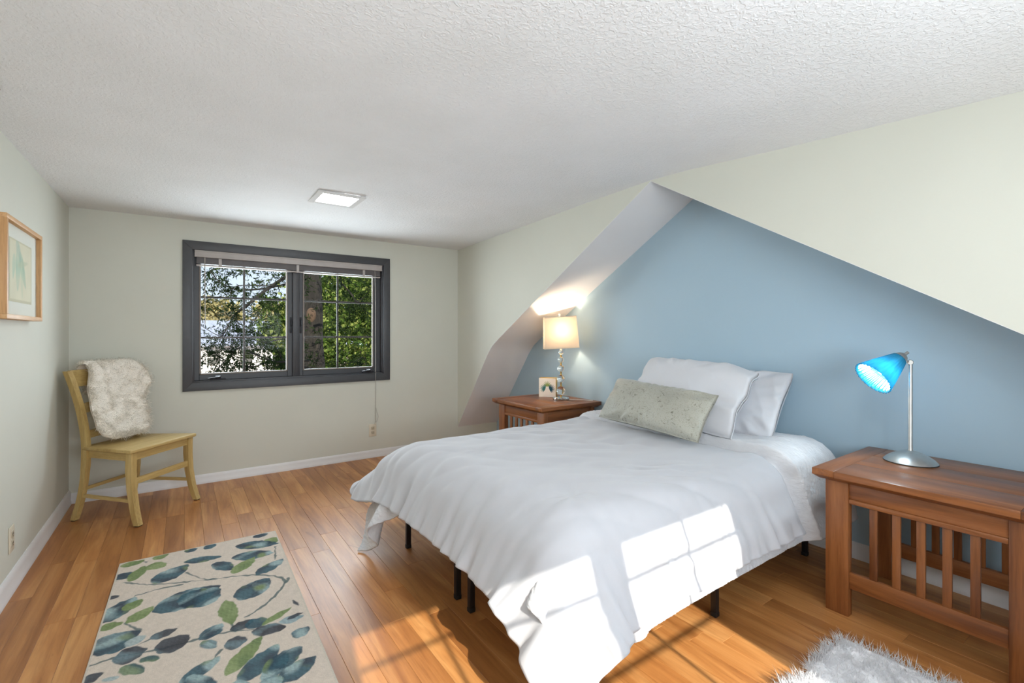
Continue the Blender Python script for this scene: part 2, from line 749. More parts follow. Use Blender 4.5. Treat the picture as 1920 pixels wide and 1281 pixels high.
x = XL + PW / 2
for row in range(38):
    y = YR - 0.02 - random.choice((0.0, 0.3, 0.6))
    while y < YB:
        L = random.choice((0.62, 0.84, 1.06, 1.28))
        y2 = min(y + L, YB)
        if y2 - y < 0.05:
            y2 = YB
        y1 = max(y, YR)
        if y2 - y1 > 0.02:
            me, key = plank_mesh(round(y2 - y1, 2))
            o = link('plank', me, None, floor, (x, y1, 0))
        y = y2
    x += PW


def wall_with_hole(name, y0, y1, mat, hx0, hx1, hz0, hz1):
    b = bmesh.new()
    for lo, hi in (((XL - 0.1, y0, -0.013), (hx0, y1, 2.35)), ((hx1, y0, -0.013), (XN + 0.1, y1, 2.35)),
                   ((hx0, y0, -0.013), (hx1, y1, hz0)), ((hx0, y0, hz1), (hx1, y1, 2.35))):
        box_bm(b, lo, hi)
    return structure(name, bm_mesh(name, b, 20), mat)


WX0, WX1, WZ0, WZ1 = 0.060, 1.617, 0.801, 1.869
wall_with_hole('wall_back', YB, YB + 0.14, 'sage', WX0, WX1, WZ0, WZ1)
wall_with_hole('wall_rear', YR - 0.14, YR, 'sage', WX0, WX1, WZ0, WZ1)
bm = bmesh.new()
box_bm(bm, (XL - 0.1, YR, -0.013), (XL, YB, 2.35))
structure('wall_left', bm_mesh('wall_left', bm), 'sage')
bm = bmesh.new()
box_bm(bm, (XN, YR, -0.013), (XN + 0.1, YB, 2.35))
structure('wall_niche', bm_mesh('wall_niche', bm), 'blue')
lower = [(min(p[0], YB), p[1]) for p in PROFILE]
lower[0] = (YB, 0.095 + (4.56 - YB) / (4.56 - 4.227) * (0.537 - 0.095))
structure('wall_right', strip_prism('wall_right', [(p[0], p[1] + 0.002) for p in lower], [(p[0], 2.35) for p in lower], XR, XR + 0.03), 'sage')
structure('wall_soffit', strip_prism('wall_soffit', lower, [(p[0], p[1] + 0.035) for p in lower], XR + 0.0004, XN), 'soffit')

nx, ny = 36, 70
gx, gy = np.meshgrid(np.linspace(XL - 0.01, XR + 0.012, nx), np.linspace(YR - 0.01, YB + 0.01, ny), indexing='ij')
gz = ceil_z(gx, gy)
Vt = np.stack([gx, gy, gz], -1).reshape(-1, 3)
Fb = grid_faces(nx, ny)[:, ::-1]
Vall = np.vstack([Vt, Vt + np.array([0, 0, 0.06])])
Fall = np.vstack([Fb, Fb[:, ::-1] + nx * ny])
structure('ceiling', np_mesh('ceiling', Vall, Fall, True, None), 'ceiling')
bm = bmesh.new()
box_bm(bm, (XL - 0.1, YR - 0.14, 2.34), (XN + 0.1, YB + 0.14, 2.42))
structure('roof_deck', bm_mesh('roof_deck', bm), 'trim_white')


def baseboard(name, pts, h):
    """moulded baseboard: cross-section swept between two points; inner side to the left of travel"""
    prof = [(0, 0), (0.017, 0), (0.017, 0.020), (0.013, 0.026), (0.013, h * 0.72), (0.009, h * 0.90), (0.004, h), (0, h)]
    p0, p1 = Vector(pts[0]), Vector(pts[1])
    d = (p1 - p0).normalized()
    nrm = Vector((-d.y, d.x, 0))
    b = bmesh.new()
    r0 = [b.verts.new(p0 + nrm * a + Vector((0, 0, z))) for a, z in prof]
    r1 = [b.verts.new(p1 + nrm * a + Vector((0, 0, z))) for a, z in prof]
    k = len(prof)
    for i in range(k):
        b.faces.new((r0[i], r0[(i + 1) % k], r1[(i + 1) % k], r1[i]))
    b.faces.new(r0[::-1])
    b.faces.new(r1)
    return structure(name, bm_mesh(name, b), 'trim_white')


baseboard('baseboard_back', ((XN, YB, 0), (XL, YB, 0)), 0.072)
baseboard('baseboard_left', ((XL, YB - 0.002, 0), (XL, YR, 0)), 0.095)
baseboard('baseboard_niche', ((XN, YR + 0.4, 0), (XN, 4.2, 0)), 0.085)


# ------------------------------------------------------------------ windows
WCX = 0.8385


def window(name, loc, rz):
    root = bpy.data.objects.new(name, None)
    COL.objects.link(root)
    root.location = loc
    root.rotation_euler = (0, 0, rz)
    root['kind'] = 'structure'
    # casing boards, mitred
    xo, xi, zo0, zi0, zi1, zo1 = 0.8365, 0.7715, 0.0, 0.066, 1.120, 1.189

    def casing(quad):
        b = bmesh.new()
        f = [b.verts.new((x_, -0.019, z_)) for x_, z_ in quad]
        g = [b.verts.new((x_, 0.001, z_)) for x_, z_ in quad]
        b.faces.new(f)
        b.faces.new(g[::-1])
        for i in range(4):
            b.faces.new((f[i], g[i], g[(i + 1) % 4], f[(i + 1) % 4]))
        es = [e for e in b.edges if all(v.co.y < 0 for v in e.verts)]
        bmesh.ops.bevel(b, geom=es, offset=0.002, segments=2, profile=0.5, affect='EDGES')
        link('casing_board', bm_mesh('casing_board', b), 'charcoal', root)

    casing([(-xo, zo1), (xo, zo1), (xi, zi1), (-xi, zi1)])
    casing([(-xo, zo0), (xo, zo0), (xi, zi0), (-xi, zi0)])
    casing([(-xo, zo0), (-xo, zo1), (-xi, zi1), (-xi, zi0)])
    casing([(xo, zo0), (xo, zo1), (xi, zi1), (xi, zi0)])
    # jamb lining
    for lo, hi in (((-0.778, 0.0, 0.06), (-0.760, 0.139, 1.126)), ((0.760, 0.0, 0.06), (0.778, 0.139, 1.126)),
                   ((-0.760, 0.0, 0.06), (0.760, 0.139, 0.078)), ((-0.760, 0.0, 1.108), (0.760, 0.139, 1.126))):
        box('jamb_board', lo, hi, 'charcoal', root, 0.001)
    box('mullion', (-0.0375, 0.022, 0.078), (0.0195, 0.12, 1.108), 'charcoal', root, 0.003)
    for x0, x1, g0, g1, bx in ((-0.760, -0.0375, -0.7255, -0.0755, -0.4085), (0.0195, 0.760, 0.0505, 0.6925, 0.3605)):
        b = bmesh.new()
        z0, z1, gz0, gz1 = 0.078, 1.108, 0.123, 1.068
        for lo, hi in (((x0, 0.050, z0), (g0, 0.095, z1)), ((g1, 0.050, z0), (x1, 0.095, z1)),
                       ((g0, 0.050, z0), (g1, 0.095, gz0)), ((g0, 0.050, gz1), (g1, 0.095, z1))):
            box_bm(b, lo, hi, 0.002, 1)
        sash = link('sash', bm_mesh('sash', b), 'charcoal', root)
        b = bmesh.new()
        w = 0.011
        for lo, hi in (((g0 - 0.001, 0.044, gz0), (g0 + w, 0.066, gz1)), ((g1 - w, 0.044, gz0), (g1 + 0.001, 0.066, gz1)),
                       ((g0, 0.044, gz0 - 0.001), (g1, 0.066, gz0 + w)), ((g0, 0.044, gz1 - w), (g1, 0.066, gz1 + 0.001))):
            box_bm(b, lo, hi, 0.002, 1)
        link('glazing_bead', bm_mesh('glazing_bead', b), 'putty', sash)
        box('pane', (g0, 0.071, gz0), (g1, 0.074, gz1), 'pane', sash, 0)
        box('grille_bar', (bx - 0.008, 0.076, gz0), (bx + 0.008, 0.083, gz1), 'bronze', sash, 0.001)
        for zb in (0.752, 0.422):
            box('grille_bar', (g0, 0.0765, zb - 0.008), (g1, 0.0835, zb + 0.008), 'bronze', sash, 0.001)
        # lock latch on the stile beside the mullion
        lx = x1 - 0.012 if x0 < -0.1 else x0 + 0.012
        b = bmesh.new()
        box_bm(b, (lx - 0.007, 0.036, 0.46), (lx + 0.007, 0.051, 0.60), 0.003)
        box_bm(b, (lx - 0.005, 0.022, 0.52), (lx + 0.005, 0.037, 0.575), 0.003)
        link('latch', bm_mesh('latch', b), 'charcoal_dark', sash)
        # crank operator
        cxk = x0 + 0.16 if x0 < -0.1 else x1 - 0.13
        crank = link('crank_operator', None, None, root)
        b = bmesh.new()
        box_bm(b, (cxk - 0.055, 0.006, 0.078), (cxk + 0.055, 0.046, 0.090), 0.004)
        box_bm(b, (cxk - 0.02, -0.006, 0.090), (cxk + 0.02, 0.030, 0.112), 0.006)
        link('crank_cover', bm_mesh('crank_cover', b), 'charcoal_dark', crank)
        link('crank_handle', tube_mesh('crank_handle', spline([(cxk, -0.006, 0.104), (cxk + 0.01, -0.018, 0.104), (cxk - 0.02, -0.022, 0.100), (cxk - 0.07, -0.020, 0.094)], 5), 0.005, 8), 'charcoal_dark', crank)
    return root


window('window_1', (WCX, YB, 0.742), 0)
window('window_2', (WCX, YR, 0.742), PI)


def blind(label, loc, rz, stack_bottom):
    root = thing('window_blind', label, 'blind', loc, rz)
    b = bmesh.new()
    box_bm(b, (-0.7585, -0.012, 1.064), (0.7585, 0.006, 1.119), 0.004)
    box_bm(b, (-0.7585, -0.016, 1.108), (0.7585, 0.002, 1.119), 0.003)
    box_bm(b, (-0.7585, -0.016, 1.064), (0.7585, 0.002, 1.074), 0.003)
    link('valance', bm_mesh('valance', b), 'blind_light', root)
    box('headrail', (-0.75, 0.007, 1.078), (0.75, 0.040, 1.1075), 'blind_dark', root)
    n = int((1.064 - stack_bottom) / 0.0052)
    b = bmesh.new()
    for i in range(n):
        z = 1.066 - 0.0052 * (i + 0.5)
        box_bm(b, (-0.745, 0.005, z - 0.0021), (0.745, 0.038, z + 0.0021))
    o = link('slat_stack', bm_mesh('slat_stack', b), 'blind_dark', root)
    o['kind'] = 'stuff'
    box('bottom_rail', (-0.747, 0.003, stack_bottom - 0.012), (0.747, 0.040, stack_bottom), 'blind_light', root, 0.003)
    for lx in (-0.585, 0.0, 0.585):
        box('ladder_tape', (lx - 0.011, 0.0005, stack_bottom - 0.014), (lx + 0.011, 0.0025, 1.066), 'blind_light', root, 0.0008)
    link('tilt_wand', tube_mesh('tilt_wand', [(-0.69, -0.004, 1.064), (-0.69, -0.006, 0.9), (-0.688, -0.006, 0.53)], 0.0035, 8), 'cord', root)
    cordp = spline([(0.690, -0.004, 1.064), (0.690, -0.022, 0.70), (0.690, -0.028, 0.02), (0.688, -0.03, -0.25), (0.687, -0.03, -0.41)], 6)
    cd = link('pull_cord', tube_mesh('pull_cord', cordp, 0.0022, 6), 'cord', root)
    loop = spline([(0.688, -0.03, -0.25), (0.700, -0.03, -0.30), (0.714, -0.03, -0.345), (0.704, -0.03, -0.385), (0.688, -0.03, -0.405)], 6)
    link('cord_loop', tube_mesh('cord_loop', loop, 0.0018, 6), 'cord', cd)
    link('tassel', lathe_mesh('tassel', [(0.001, 0), (0.005, -0.004), (0.007, -0.02), (0.0055, -0.026), (0.001, -0.027)], 10), 'ivory', cd, (0.687, -0.03, -0.40))
    return root


blind('grey venetian blind pulled up under the far window casing', (WCX, YB, 0.742), 0, 1.008)
blind('grey venetian blind half raised on the window behind the camera', (WCX, YR, 0.742), PI, 0.862)


# ------------------------------------------------------------------ ceiling light
def ceiling_light(label, x0, y0):
    zc = float(ceil_z(x0, y0)) - 0.002
    root = thing('ceiling_light', label, 'ceiling light', (x0, y0, zc), group=None)
    b = bmesh.new()
    s, i = 0.152, 0.113
    for lo, hi in (((-s, -s, -0.010), (-i, s, 0.0)), ((i, -s, -0.010), (s, s, 0.0)), ((-i, -s, -0.010), (i, -i, 0.0)), ((-i, i, -0.010), (i, s, 0.0))):
        box_bm(b, lo, hi, 0.002, 1)
    link('frame', bm_mesh('frame', b), 'matte_white', root)
    link('diffuser', np_mesh('diffuser', [(-i, -i, -0.006), (i, -i, -0.006), (i, i, -0.006), (-i, i, -0.006)], [[0, 3, 2, 1]], False), 'panel_glow', root)
    return root


ceiling_light('square recessed ceiling light glowing white above the window end', 0.855, 3.275)
ceiling_light('added square ceiling light, unseen above the camera, to brighten the room', 0.855, 0.25)  # second panel, added out of view to even out the room's brightness

# small wooden fitting that just enters the left edge of the picture
fit = thing('ceiling_hook', 'small brown wooden fitting on the ceiling at the left edge', 'hook', (-0.556, 2.462, float(ceil_z(-0.556, 2.462)) - 0.003))
link('rose', lathe_mesh('rose', [(0.0, 0), (0.016, 0), (0.015, -0.006), (0.008, -0.010), (0.0, -0.011)], 20), 'cherry_z', fit)
link('peg', lathe_mesh('peg', [(0.006, -0.009), (0.006, -0.02), (0.009, -0.026), (0.0, -0.031)], 16), 'cherry_z', fit)


# ------------------------------------------------------------------ outlets
def outlet(label, loc, rz, plug=False):
    """duplex outlet; local -y faces the room"""
    root = thing('wall_outlet', label, 'outlet', loc, rz)
    box('cover_plate', (-0.036, -0.006, -0.060), (0.036, 0.0, 0.060), 'ivory', root, 0.003)
    for z in (0.021, -0.021):
        r = box('receptacle', (-0.017, -0.0085, z - 0.016), (0.017, -0.004, z + 0.016), 'ivory_dark', root, 0.004)
        for sx in (-0.007, 0.007):
            box('slot', (sx - 0.0014, -0.0092, z - 0.003), (sx + 0.0014, -0.008, z + 0.007), 'black', r, 0)
        box('ground_hole', (-0.0024, -0.0092, z - 0.011), (0.0024, -0.008, z - 0.0065), 'black', r, 0)
    link('screw', lathe_mesh('screw', [(0.003, 0), (0.003, 0.001), (0.0, 0.0015)], 10), 'nickel', root, (0, -0.0062, 0), (PI / 2, 0, 0))
    if plug:
        p = box('plug', (-0.016, -0.040, 0.006), (0.016, -0.009, 0.036), 'white_plastic', root, 0.006)
        link('plug_cord', tube_mesh('plug_cord', spline([(0, -0.038, 0.02), (0.0, -0.055, 0.0), (0.0, -0.05, -0.08), (-0.03, -0.035, -0.16), (-0.05, -0.03, -0.2)], 6), 0.003, 8), 'black', p)
    return root


outlet('ivory outlet on the window wall under the hanging blind cord', (1.507, YB, 0.262), 0)
outlet('ivory outlet low on the left wall', (XL, 3.122, 0.245), PI / 2)
outlet('outlet with a plug on the blue wall, seen through table slats', (XN, 0.855, 0.235), -PI / 2, True)


# ------------------------------------------------------------------ framed picture on the left wall
def picture():
    y0, y1, z0, z1 = 2.835, 3.445, 1.262, 1.708
    root = thing('framed_picture', 'pale oak box frame with a faint green leaf print on the left wall', 'picture', (XL, (y0 + y1) / 2, z0), PI / 2)
    # local x runs along the wall, local -y into the room
    w, h, dp, t = (y1 - y0), (z1 - z0), 0.050, 0.020
    for lo, hi, m in (((-w / 2, -dp, 0), (w / 2, 0, t), 'oak_x'), ((-w / 2, -dp, h - t), (w / 2, 0, h), 'oak_x'),
                      ((-w / 2, -dp, t), (-w / 2 + t, 0, h - t), 'oak_z'), ((w / 2 - t, -dp, t), (w / 2, 0, h - t), 'oak_z')):
        box('frame_bar', lo, hi, m, root, 0.0015)
    box('mat_board', (-w / 2 + t, -0.030, t), (w / 2 - t, -0.004, h - t), 'mat_white', root, 0.001)
    aw, ah = 0.375, 0.285

    def col(x, y):
        n = wobble(np.stack([x, y], -1), 40, 3)
        base = np.array(lin(222, 214, 190)[:3])[None, None] * (1 + 0.02 * n[..., None])
        edge = ((x < 0.012) | (x > aw - 0.012) | (y < 0.01) | (y > ah - 0.01))[..., None]
        base = np.where(edge, np.array(lin(206, 198, 172)[:3]), base)
        for x0, y0_, x1, y1_, hw, c, a in ((0.15, 0.27, 0.13, 0.05, 0.042, (176, 198, 178), .8), (0.16, 0.24, 0.27, 0.07, 0.034, (166, 190, 168), .8),
                                           (0.08, 0.22, 0.06, 0.10, 0.024, (186, 204, 184), .7), (0.19, 0.19, 0.21, 0.02, 0.020, (196, 206, 180), .7),
                                           (0.13, 0.17, 0.31, 0.20, 0.014, (190, 196, 170), .6), (0.11, 0.28, 0.19, 0.20, 0.028, (170, 188, 176), .7)):
            m, t_, s_ = leaf_mask(x, y, x0, y0_, x1, y1_, hw, 0.006)
            m = m * a * (0.8 + 0.2 * n)
            base = base * (1 - m[..., None]) + np.array(lin(*c)[:3]) * m[..., None]
        return base

    link('art_print', print_mesh('art_print', aw, ah, 76, 58, col), 'art_print', root, (-aw / 2, -0.0308, h / 2 - ah / 2), (PI / 2, 0, 0))
    box('glass', (-w / 2 + t, -0.044, t), (w / 2 - t, -0.042, h - t), 'pane', root, 0)


M['mat_white'] = plain('cream_mat_board', (228, 225, 215), 0.8, var=0.01)
picture()


# ------------------------------------------------------------------ yellow wooden chair and sheepskin
CH_FC = Vector((-0.096, 3.922, 0))
CH_RZ = math.atan2(0.75, 0.66)


def chair():
    root = thing('wooden_chair', 'yellow stained wooden chair with splayed legs in the corner by the window', 'chair', CH_FC, CH_RZ)
    SZ = 0.475
    # seat: trapezoid slab, slightly dished edge
    b = bmesh.new()
    poly = [(-0.262, -0.012), (0.262, -0.012), (0.196, 0.405), (-0.196, 0.405)]
    top = [b.verts.new((x_, y_, SZ)) for x_, y_ in poly]
    bot = [b.verts.new((x_, y_, SZ - 0.024)) for x_, y_ in poly]
    b.faces.new(top)
    b.faces.new(bot[::-1])
    for i in range(4):
        b.faces.new((top[i], bot[i], bot[(i + 1) % 4], top[(i + 1) % 4]))
    bmesh.ops.bevel(b, geom=b.edges[:], offset=0.006, segments=3, profile=0.5, affect='EDGES')
    link('seat', bm_mesh('seat', b), 'yellow_x', root)
    z0, z1 = 0.402, SZ - 0.024
    # aprons
    link('apron', bar_mesh('apron', [((-0.215, 0.022, (z0 + z1) / 2), (0, 0.010, 0), (0, 0, (z1 - z0) / 2)), ((0.215, 0.022, (z0 + z1) / 2), (0, 0.010, 0), (0, 0, (z1 - z0) / 2))], 0.001), 'yellow_x', root)
    link('apron', bar_mesh('apron', [((-0.165, 0.375, (z0 + z1) / 2), (0, 0.010, 0), (0, 0, (z1 - z0) / 2)), ((0.165, 0.375, (z0 + z1) / 2), (0, 0.010, 0), (0, 0, (z1 - z0) / 2))], 0.001), 'yellow_x', root)
    for s in (-1, 1):
        link('apron', bar_mesh('apron', [((s * 0.228, 0.03, (z0 + z1) / 2), (0.009, 0.001, 0), (0, 0, (z1 - z0) / 2)), ((s * 0.172, 0.37, (z0 + z1) / 2), (0.009, 0.001, 0), (0, 0, (z1 - z0) / 2))], 0.001), 'yellow_y', root)
        # front leg: sabre curve sweeping forward and tapering
        secs = []
        for z, yy, xx, hw in ((z1, 0.022, 0.224, 0.020), (0.34, 0.024, 0.224, 0.020), (0.22, 0.016, 0.225, 0.019), (0.11, -0.004, 0.228, 0.018), (0.04, -0.024, 0.232, 0.0175), (0.006, -0.036, 0.234, 0.017)):
            secs.append(((s * xx, yy, z), (hw, 0, 0), (0, hw, 0)))
        leg = link('leg', bar_mesh('leg', secs, 0.003), 'yellow_z', root)
        link('foot_pad', bar_mesh('foot_pad', [((s * 0.234, -0.036, 0.0), (0.013, 0, 0), (0, 0.013, 0)), ((s * 0.234, -0.036, 0.007), (0.014, 0, 0), (0, 0.014, 0))]), 'black', leg)
        # rear leg and back post in one sweep
        secs = []
        pts = spline([(0.200, 0.446, 0.006), (0.192, 0.415, 0.12), (0.186, 0.392, 0.26), (0.182, 0.384, 0.42), (0.182, 0.390, 0.54), (0.186, 0.418, 0.70), (0.192, 0.462, 0.85), (0.198, 0.500, 0.955)], 4)
        for px_, py_, pz_ in pts:
            k = 0.0165 if pz_ < 0.3 else 0.019
            secs.append(((s * px_, py_, pz_), (0.0155, 0, 0), (0, k, 0)))
        post = link('back_leg_and_post', bar_mesh('back_leg_and_post', secs, 0.003), 'yellow_z', root)
        link('foot_pad', bar_mesh('foot_pad', [((s * 0.200, 0.447, 0.0), (0.012, 0, 0), (0, 0.012, 0)), ((s * 0.200, 0.447, 0.007), (0.013, 0, 0), (0, 0.013, 0))]), 'black', post)
        # low side stretcher
        link('stretcher', bar_mesh('stretcher', [((s * 0.226, 0.004, 0.150), (0.007, 0, 0), (0, 0, 0.010)), ((s * 0.190, 0.410, 0.160), (0.007, 0, 0), (0, 0, 0.010))], 0.002), 'yellow_y', root)
    link('stretcher', bar_mesh('stretcher', [((-0.215, 0.018, 0.268), (0, 0.008, 0), (0, 0, 0.019)), ((0.215, 0.018, 0.268), (0, 0.008, 0), (0, 0, 0.019))], 0.002), 'yellow_x', root)
    link('stretcher', bar_mesh('stretcher', [((-0.178, 0.400, 0.200), (0, 0.007, 0), (0, 0, 0.010)), ((0.178, 0.400, 0.200), (0, 0.007, 0), (0, 0, 0.010))], 0.002), 'yellow_x', root)

    # curved back rails: broad top rail, narrower middle, low rail over the seat

    def rail(zc, h, ybase, tilt, wide):
        secs = []
        for t in np.linspace(-1, 1, 11):
            yb = ybase + 0.030 * (1 - t * t)
            secs.append(((t * wide, yb, zc), (0, 0.010, 0), (0, tilt * h, h)))
        link('back_rail', bar_mesh('back_rail', secs, 0.003), 'yellow_x', root)

    rail(0.907, 0.052, 0.480, 0.38, 0.190)
    rail(0.715, 0.030, 0.424, 0.25, 0.176)
    rail(0.545, 0.024, 0.390, 0.05, 0.172)
    return root


chair()


def sheepskin():
    root = thing('sheepskin_throw', 'cream fluffy sheepskin draped over the back of the yellow chair', 'sheepskin', CH_FC, CH_RZ)
    # path over the chair back in local (y,z): up the front, over the rail, down behind; v = arc length
    path = np.array(spline([(0.270, 0.500), (0.305, 0.56), (0.335, 0.66), (0.375, 0.78), (0.415, 0.88), (0.440, 0.945), (0.470, 0.982), (0.508, 0.972), (0.522, 0.93), (0.515, 0.87), (0.505, 0.80)], 6))
    seg = np.linalg.norm(np.diff(path, axis=0), axis=1)
    arc = np.concatenate([[0], np.cumsum(seg)])
    nv, nu = 60, 54
    vv = np.linspace(0, arc[-1], nv)
    py = np.interp(vv, arc, path[:, 0])
    pz = np.interp(vv, arc, path[:, 1])
    # half-widths left and right along the front (irregular pelt outline)
    left = np.interp(vv / arc[-1], [0, 0.05, 0.15, 0.30, 0.45, 0.58, 0.68, 0.8, 1], [-0.100, -0.160, -0.188, -0.190, -0.172, -0.125, -0.098, -0.09, -0.04])
    right = np.interp(vv / arc[-1], [0, 0.05, 0.12, 0.30, 0.42, 0.48, 0.58, 0.68, 0.8, 1], [0.12, 0.18, 0.200, 0.210, 0.225, 0.262, 0.275, 0.250, 0.20, 0.12])
    tt = np.linspace(0, 1, nu)
    X = left[:, None] * (1 - tt) + right[:, None] * tt
    X = X + 0.006 * wobble(np.stack(np.meshgrid(vv, tt, indexing='ij'), -1), 30, 5)
    bow = 0.030 * np.clip(1 - (X / 0.19) ** 2, -0.8, 1)
    Y = np.repeat(py[:, None], nu, 1) + bow * smoothstep(0.0, 0.25, vv)[:, None] * (1 - 0.3 * (vv > arc[-1] * 0.7))[:, None]
    Z = np.repeat(pz[:, None], nu, 1)
    P = np.stack([X, Y, Z], -1)
    du = np.gradient(P, axis=1)
    dv = np.gradient(P, axis=0)
    N = np.cross(du, dv)
    N /= np.linalg.norm(N, axis=-1, keepdims=True) + 1e-9
    if N[10, 25, 1] > 0:
        N = -N
    P = P + N * 0.012
    V = np.concatenate([P.reshape(-1, 3), (P - N * 0.008).reshape(-1, 3)])
    F = grid_faces(nv, nu)
    hide = np_mesh('hide', V, np.vstack([F, F[:, ::-1] + nv * nu]))
    link('hide', hide, 'hide', root)
    rim = np.minimum(np.minimum(tt, 1 - tt)[None, :] * 9, np.minimum(np.arange(nv), nv - 1 - np.arange(nv))[:, None] / 5.0)
    lift = 0.020 * np.clip(rim, 0, 1) ** 0.5 + 0.0015 * wobble(P, 55, 24) + 0.0015 * wobble(P, 160, 25)
    link('fleece', np_mesh('fleece', P + N * np.maximum(lift, 0.001)[..., None], F, True, None), 'fleece', root)
    n = 17000
    a = rng.random(n) * (nv - 1.001)
    c = rng.random(n) * (nu - 1.001)
    i0, j0 = a.astype(int), c.astype(int)
    fa, fc = (a - i0)[:, None], (c - j0)[:, None]
    bil = lambda G: G[i0, j0] * (1 - fa) * (1 - fc) + G[i0 + 1, j0] * fa * (1 - fc) + G[i0, j0 + 1] * (1 - fa) * fc + G[i0 + 1, j0 + 1] * fa * fc
    R, NN = bil(P), bil(N)
    clump = np.stack([wobble(R, 70, 21), wobble(R, 70, 22), wobble(R, 70, 23)], -1) * 0.45
    Vs, Fs = strands(R, NN + clump, 0.032, 0.0013, (0, 0, -0.6), 0.7, 5, 0.40)
    w = link('wool', np_mesh('wool', Vs, Fs, True, None), 'wool_cream', root)
    w['kind'] = 'stuff'


sheepskin()


# ------------------------------------------------------------------ added fill lamp, unseen behind the camera, put in to brighten the room
def fill_lamp():
    root = thing('fill_lamp', 'added fill lamp with a glowing drum shade, unseen in the corner behind the camera', 'lamp', (-0.36, -0.36, 0))
    link('base', lathe_mesh('base', [(0.0, 0.02), (0.12, 0.018), (0.13, 0.008), (0.13, 0.0), (0.0, 0.0)], 32), 'nickel', root)
    link('pole', lathe_mesh('pole', [(0.011, 0.018), (0.011, 1.42), (0.0, 1.421)], 16), 'nickel', root)
    sh = link('lamp_shade', lathe_mesh('lamp_shade', [(0.16, 1.40), (0.15, 1.76)], 32), 'fill_shade', root)
    link('shade_cap', lathe_mesh('shade_cap', [(0.15, 1.76), (0.0, 1.762)], 32), 'fill_shade', sh)


M['fill_shade'] = emission('fill_lamp_glow', (248, 250, 255), 5.0)  # emissive shade of the added fill lamp
fill_lamp()


# ------------------------------------------------------------------ leaf-pattern runner rug
RUG_LEAVES = [('T', 0.601, 0.032, 0.68, 0.024, 0.035), ('G', 0.659, 0.107, 0.708, 0.176, 0.06), ('T', 0.51, 0.103, 0.712, 0.202, 0.061), ('T', 0.483, 0.25, 0.676, 0.309, 0.063), ('T', 0.274, 0.026, 0.336, 0.02, 0.032), ('T', 0.36, 0.019, 0.423, 0.039, 0.06), ('G', 0.135, 0.034, 0.204, 0.01, 0.039), ('G', 0.004, 0.041, 0.104, 0.032, 0.036), ('G', 0.116, 0.108, 0.197, 0.163, 0.049), ('T', 0.005, 0.2, 0.058, 0.141, 0.064), ('G', 0.062, 0.255, 0.107, 0.102, 0.037), ('T', 0.272, 0.166, 0.439, 0.204, 0.042), ('T', 0.154, 0.342, 0.291, 0.208, 0.069), ('T', 0.402, 0.264, 0.479, 0.401, 0.046), ('G', 0.473, 0.446, 0.584, 0.311, 0.044), ('T', 0.57, 0.524, 0.706, 0.418, 0.046), ('T', 0.479, 0.729, 0.615, 0.589, 0.077), ('T', 0.17, 0.627, 0.419, 0.538, 0.098), ('T', 0.269, 0.649, 0.415, 0.559, 0.115), ('G', 0.432, 0.699, 0.445, 0.914, 0.041), ('D', -0.002, 0.393, 0.035, 0.377, 0.054), ('T', -0.005, 0.609, 0.1, 0.436, 0.061), ('G', 0.067, 0.545, 0.124, 0.474, 0.036), ('G', 0.088, 0.664, 0.168, 0.575, 0.041), ('G', -0.004, 0.649, 0.074, 0.65, 0.033), ('T', -0.007, 0.825, 0.135, 0.755, 0.088), ('B', 0.098, 0.845, 0.156, 0.799, 0.032), ('D', 0.172, 0.843, 0.261, 0.822, 0.032), ('D', 0.198, 0.954, 0.301, 0.898, 0.065), ('D', 0.071, 0.912, 0.168, 0.914, 0.071), ('T', 0.336, 0.965, 0.415, 0.882, 0.04), ('T', 0.341, 0.974, 0.386, 1.047, 0.027), ('D', 0.44, 0.961, 0.521, 0.924, 0.035), ('T', 0.488, 0.968, 0.569, 0.95, 0.044), ('G', 0.542, 0.989, 0.671, 0.92, 0.022), ('B', 0.606, 1.012, 0.697, 1.012, 0.033), ('D', 0.637, 1.005, 0.697, 0.988, 0.016), ('D', 0.509, 1.013, 0.625, 1.06, 0.044), ('D', 0.411, 1.048, 0.486, 1.061, 0.06), ('G', 0.407, 1.238, 0.538, 1.064, 0.04), ('T', 0.634, 1.144, 0.703, 1.108, 0.036), ('T', 0.445, 1.304, 0.583, 1.154, 0.053), ('T', 0.511, 1.344, 0.604, 1.225, 0.041), ('T', 0.553, 1.377, 0.686, 1.308, 0.052), ('T', 0.276, 1.193, 0.4, 1.111, 0.039), ('O', 0.101, 0.978, 0.169, 1.056, 0.033), ('O', 0.15, 0.963, 0.216, 1.002, 0.021), ('D', -0.008, 0.998, 0.053, 0.98, 0.032), ('B', 0.054, 1.021, 0.102, 1.041, 0.015), ('D', 0.681, 0.859, 0.693, 0.926, 0.008)]
RUG_STEMS = [[(0.284, 0.304), (0.354, 0.42), (0.414, 0.461), (0.476, 0.478), (0.587, 0.536), (0.663, 0.613), (0.677, 0.681)], [(0.005, 0.217), (0.141, 0.341), (0.294, 0.413), (0.408, 0.457)], [(0.098, 0.427), (0.179, 0.414), (0.271, 0.429)], [(0.699, 0.646), (0.645, 0.746), (0.593, 0.814), (0.542, 0.861), (0.495, 0.889)], [(-0.008, 0.912), (0.071, 0.902), (0.2, 0.935), (0.298, 0.945), (0.351, 0.948), (0.446, 0.968), (0.514, 1.003)], [(0.111, 0.875), (0.141, 0.859), (0.172, 0.843)], [(0.082, 0.656), (0.111, 0.712), (0.135, 0.751)], [(0.693, 0.234), (0.669, 0.406)], [(0.097, 0.028), (0.111, 0.057)], [(0.444, 0.911), (0.453, 0.973)], [(0.401, 1.072), (0.371, 1.115)]]


